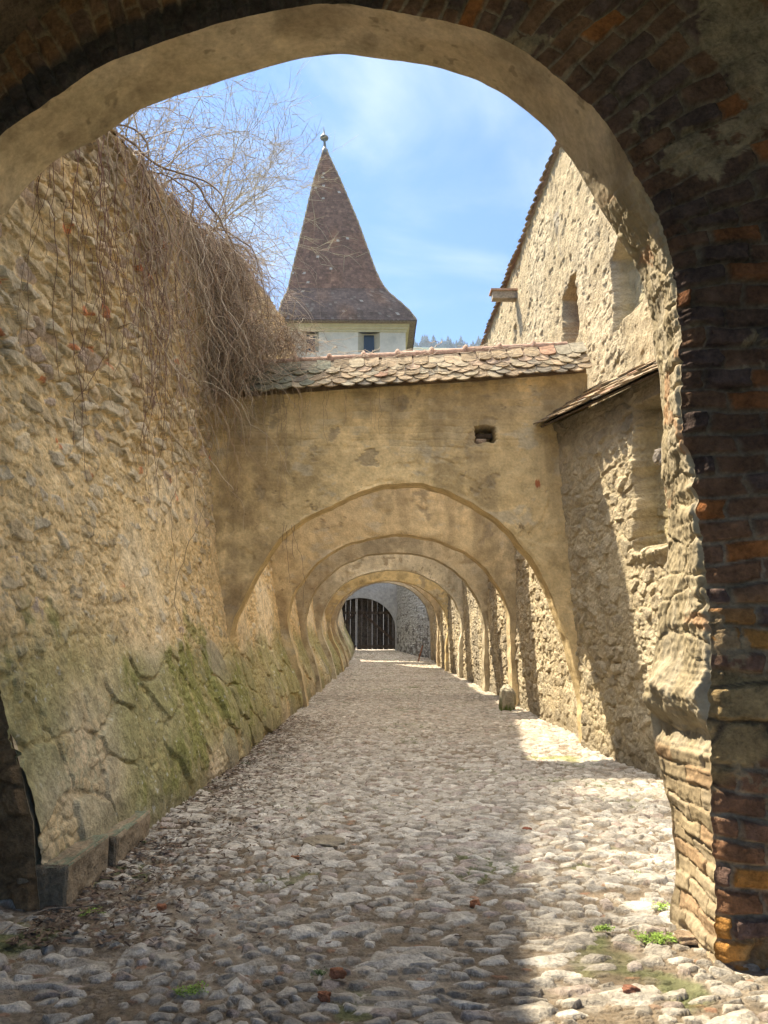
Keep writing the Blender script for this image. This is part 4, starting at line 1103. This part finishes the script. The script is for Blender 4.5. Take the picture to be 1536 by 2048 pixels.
# ------------------------------------------------------------------ sky, sun, camera
S = Vector((-1.25, 1.0, 2.4)).normalized()
elev = math.asin(S.z); rot = math.atan2(S.x, S.y)
w = bpy.data.worlds.new('World'); SC.world = w; w.use_nodes = True
nt = w.node_tree; N = nt.nodes; L = nt.links; bg = N['Background']
sky = N.new('ShaderNodeTexSky'); sky.sky_type = 'NISHITA'; sky.sun_disc = False; sky.sun_elevation = elev; sky.sun_rotation = rot % (2*math.pi)
sky.air_density = 1.0; sky.dust_density = .6; sky.ozone_density = 2.5; sky.altitude = 500
tc = N.new('ShaderNodeTexCoord'); mp = N.new('ShaderNodeMapping'); mp.inputs['Scale'].default_value = (1.5, 1.5, 3.0); mp.inputs['Location'].default_value = (.35, .1, .2)
L.new(tc.outputs['Generated'], mp.inputs['Vector'])
tint = N.new('ShaderNodeMix'); tint.data_type = 'RGBA'; tint.blend_type = 'MULTIPLY'; tint.inputs['Factor'].default_value = 1; tint.inputs[7].default_value = (.40, .70, .98, 1)
L.new(sky.outputs[0], tint.inputs[6])
sep = N.new('ShaderNodeSeparateXYZ'); L.new(tc.outputs['Generated'], sep.inputs[0])
zen = N.new('ShaderNodeMapRange'); zen.interpolation_type = 'SMOOTHSTEP'; zen.inputs['From Min'].default_value = .63; zen.inputs['From Max'].default_value = .95  # glaring overhead cloud, added out of view to brighten the shaded lane
L.new(sep.outputs['Z'], zen.inputs['Value'])
n1 = N.new('ShaderNodeTexNoise'); n1.inputs['Scale'].default_value = 2.1; n1.inputs['Detail'].default_value = 7; n1.inputs['Roughness'].default_value = .55; n1.inputs['Distortion'].default_value = .5
L.new(mp.outputs[0], n1.inputs['Vector'])
cr = N.new('ShaderNodeMapRange'); cr.interpolation_type = 'SMOOTHSTEP'; cr.inputs['From Min'].default_value = .42; cr.inputs['From Max'].default_value = .72; cr.inputs['To Max'].default_value = .8
L.new(n1.outputs['Fac'], cr.inputs['Value'])
mx = N.new('ShaderNodeMix'); mx.data_type = 'RGBA'
ct = N.new('ShaderNodeMath'); ct.operation = 'MAXIMUM'; zs_ = N.new('ShaderNodeMath'); zs_.operation = 'MULTIPLY'; zs_.inputs[1].default_value = .85
L.new(zen.outputs[0], zs_.inputs[0]); L.new(cr.outputs[0], ct.inputs[0]); L.new(zs_.outputs[0], ct.inputs[1])
L.new(ct.outputs[0], mx.inputs['Factor']); L.new(tint.outputs[2], mx.inputs[6])
cc = N.new('ShaderNodeMix'); cc.data_type = 'RGBA'; cc.inputs[6].default_value = (3.1, 3.75, 4.6, 1); cc.inputs[7].default_value = (30, 29, 27.5, 1)
L.new(zen.outputs[0], cc.inputs['Factor']); L.new(cc.outputs[2], mx.inputs[7])
L.new(mx.outputs[2], bg.inputs['Color']); bg.inputs['Strength']; bg.inputs['Strength'].default_value = .060
sun = bpy.data.lights.new('sun', 'SUN'); sun.energy = 3.3; sun.angle = math.radians(.6); sun.color = (1, .88, .67)
so = bpy.data.objects.new('sun', sun); COL.objects.link(so); so.rotation_euler = S.to_track_quat('Z', 'Y').to_euler()
cam = bpy.data.cameras.new('camera'); co = bpy.data.objects.new('camera', cam); COL.objects.link(co)
cam.sensor_fit = 'VERTICAL'; cam.sensor_height = 36; cam.lens = 36*FPX/2048; cam.clip_start = .05; cam.clip_end = 12000
co.location = (0, 0, EYE); co.rotation_euler = (math.pi/2+PITCH, 0, -YAW); SC.camera = co
SC.view_settings.view_transform = 'Standard'; SC.view_settings.look = 'None'; SC.view_settings.gamma = 1; SC.view_settings.exposure = 2.0
SC.cycles.use_denoising = True
SC.cycles.max_bounces = 10; SC.cycles.diffuse_bounces = 6
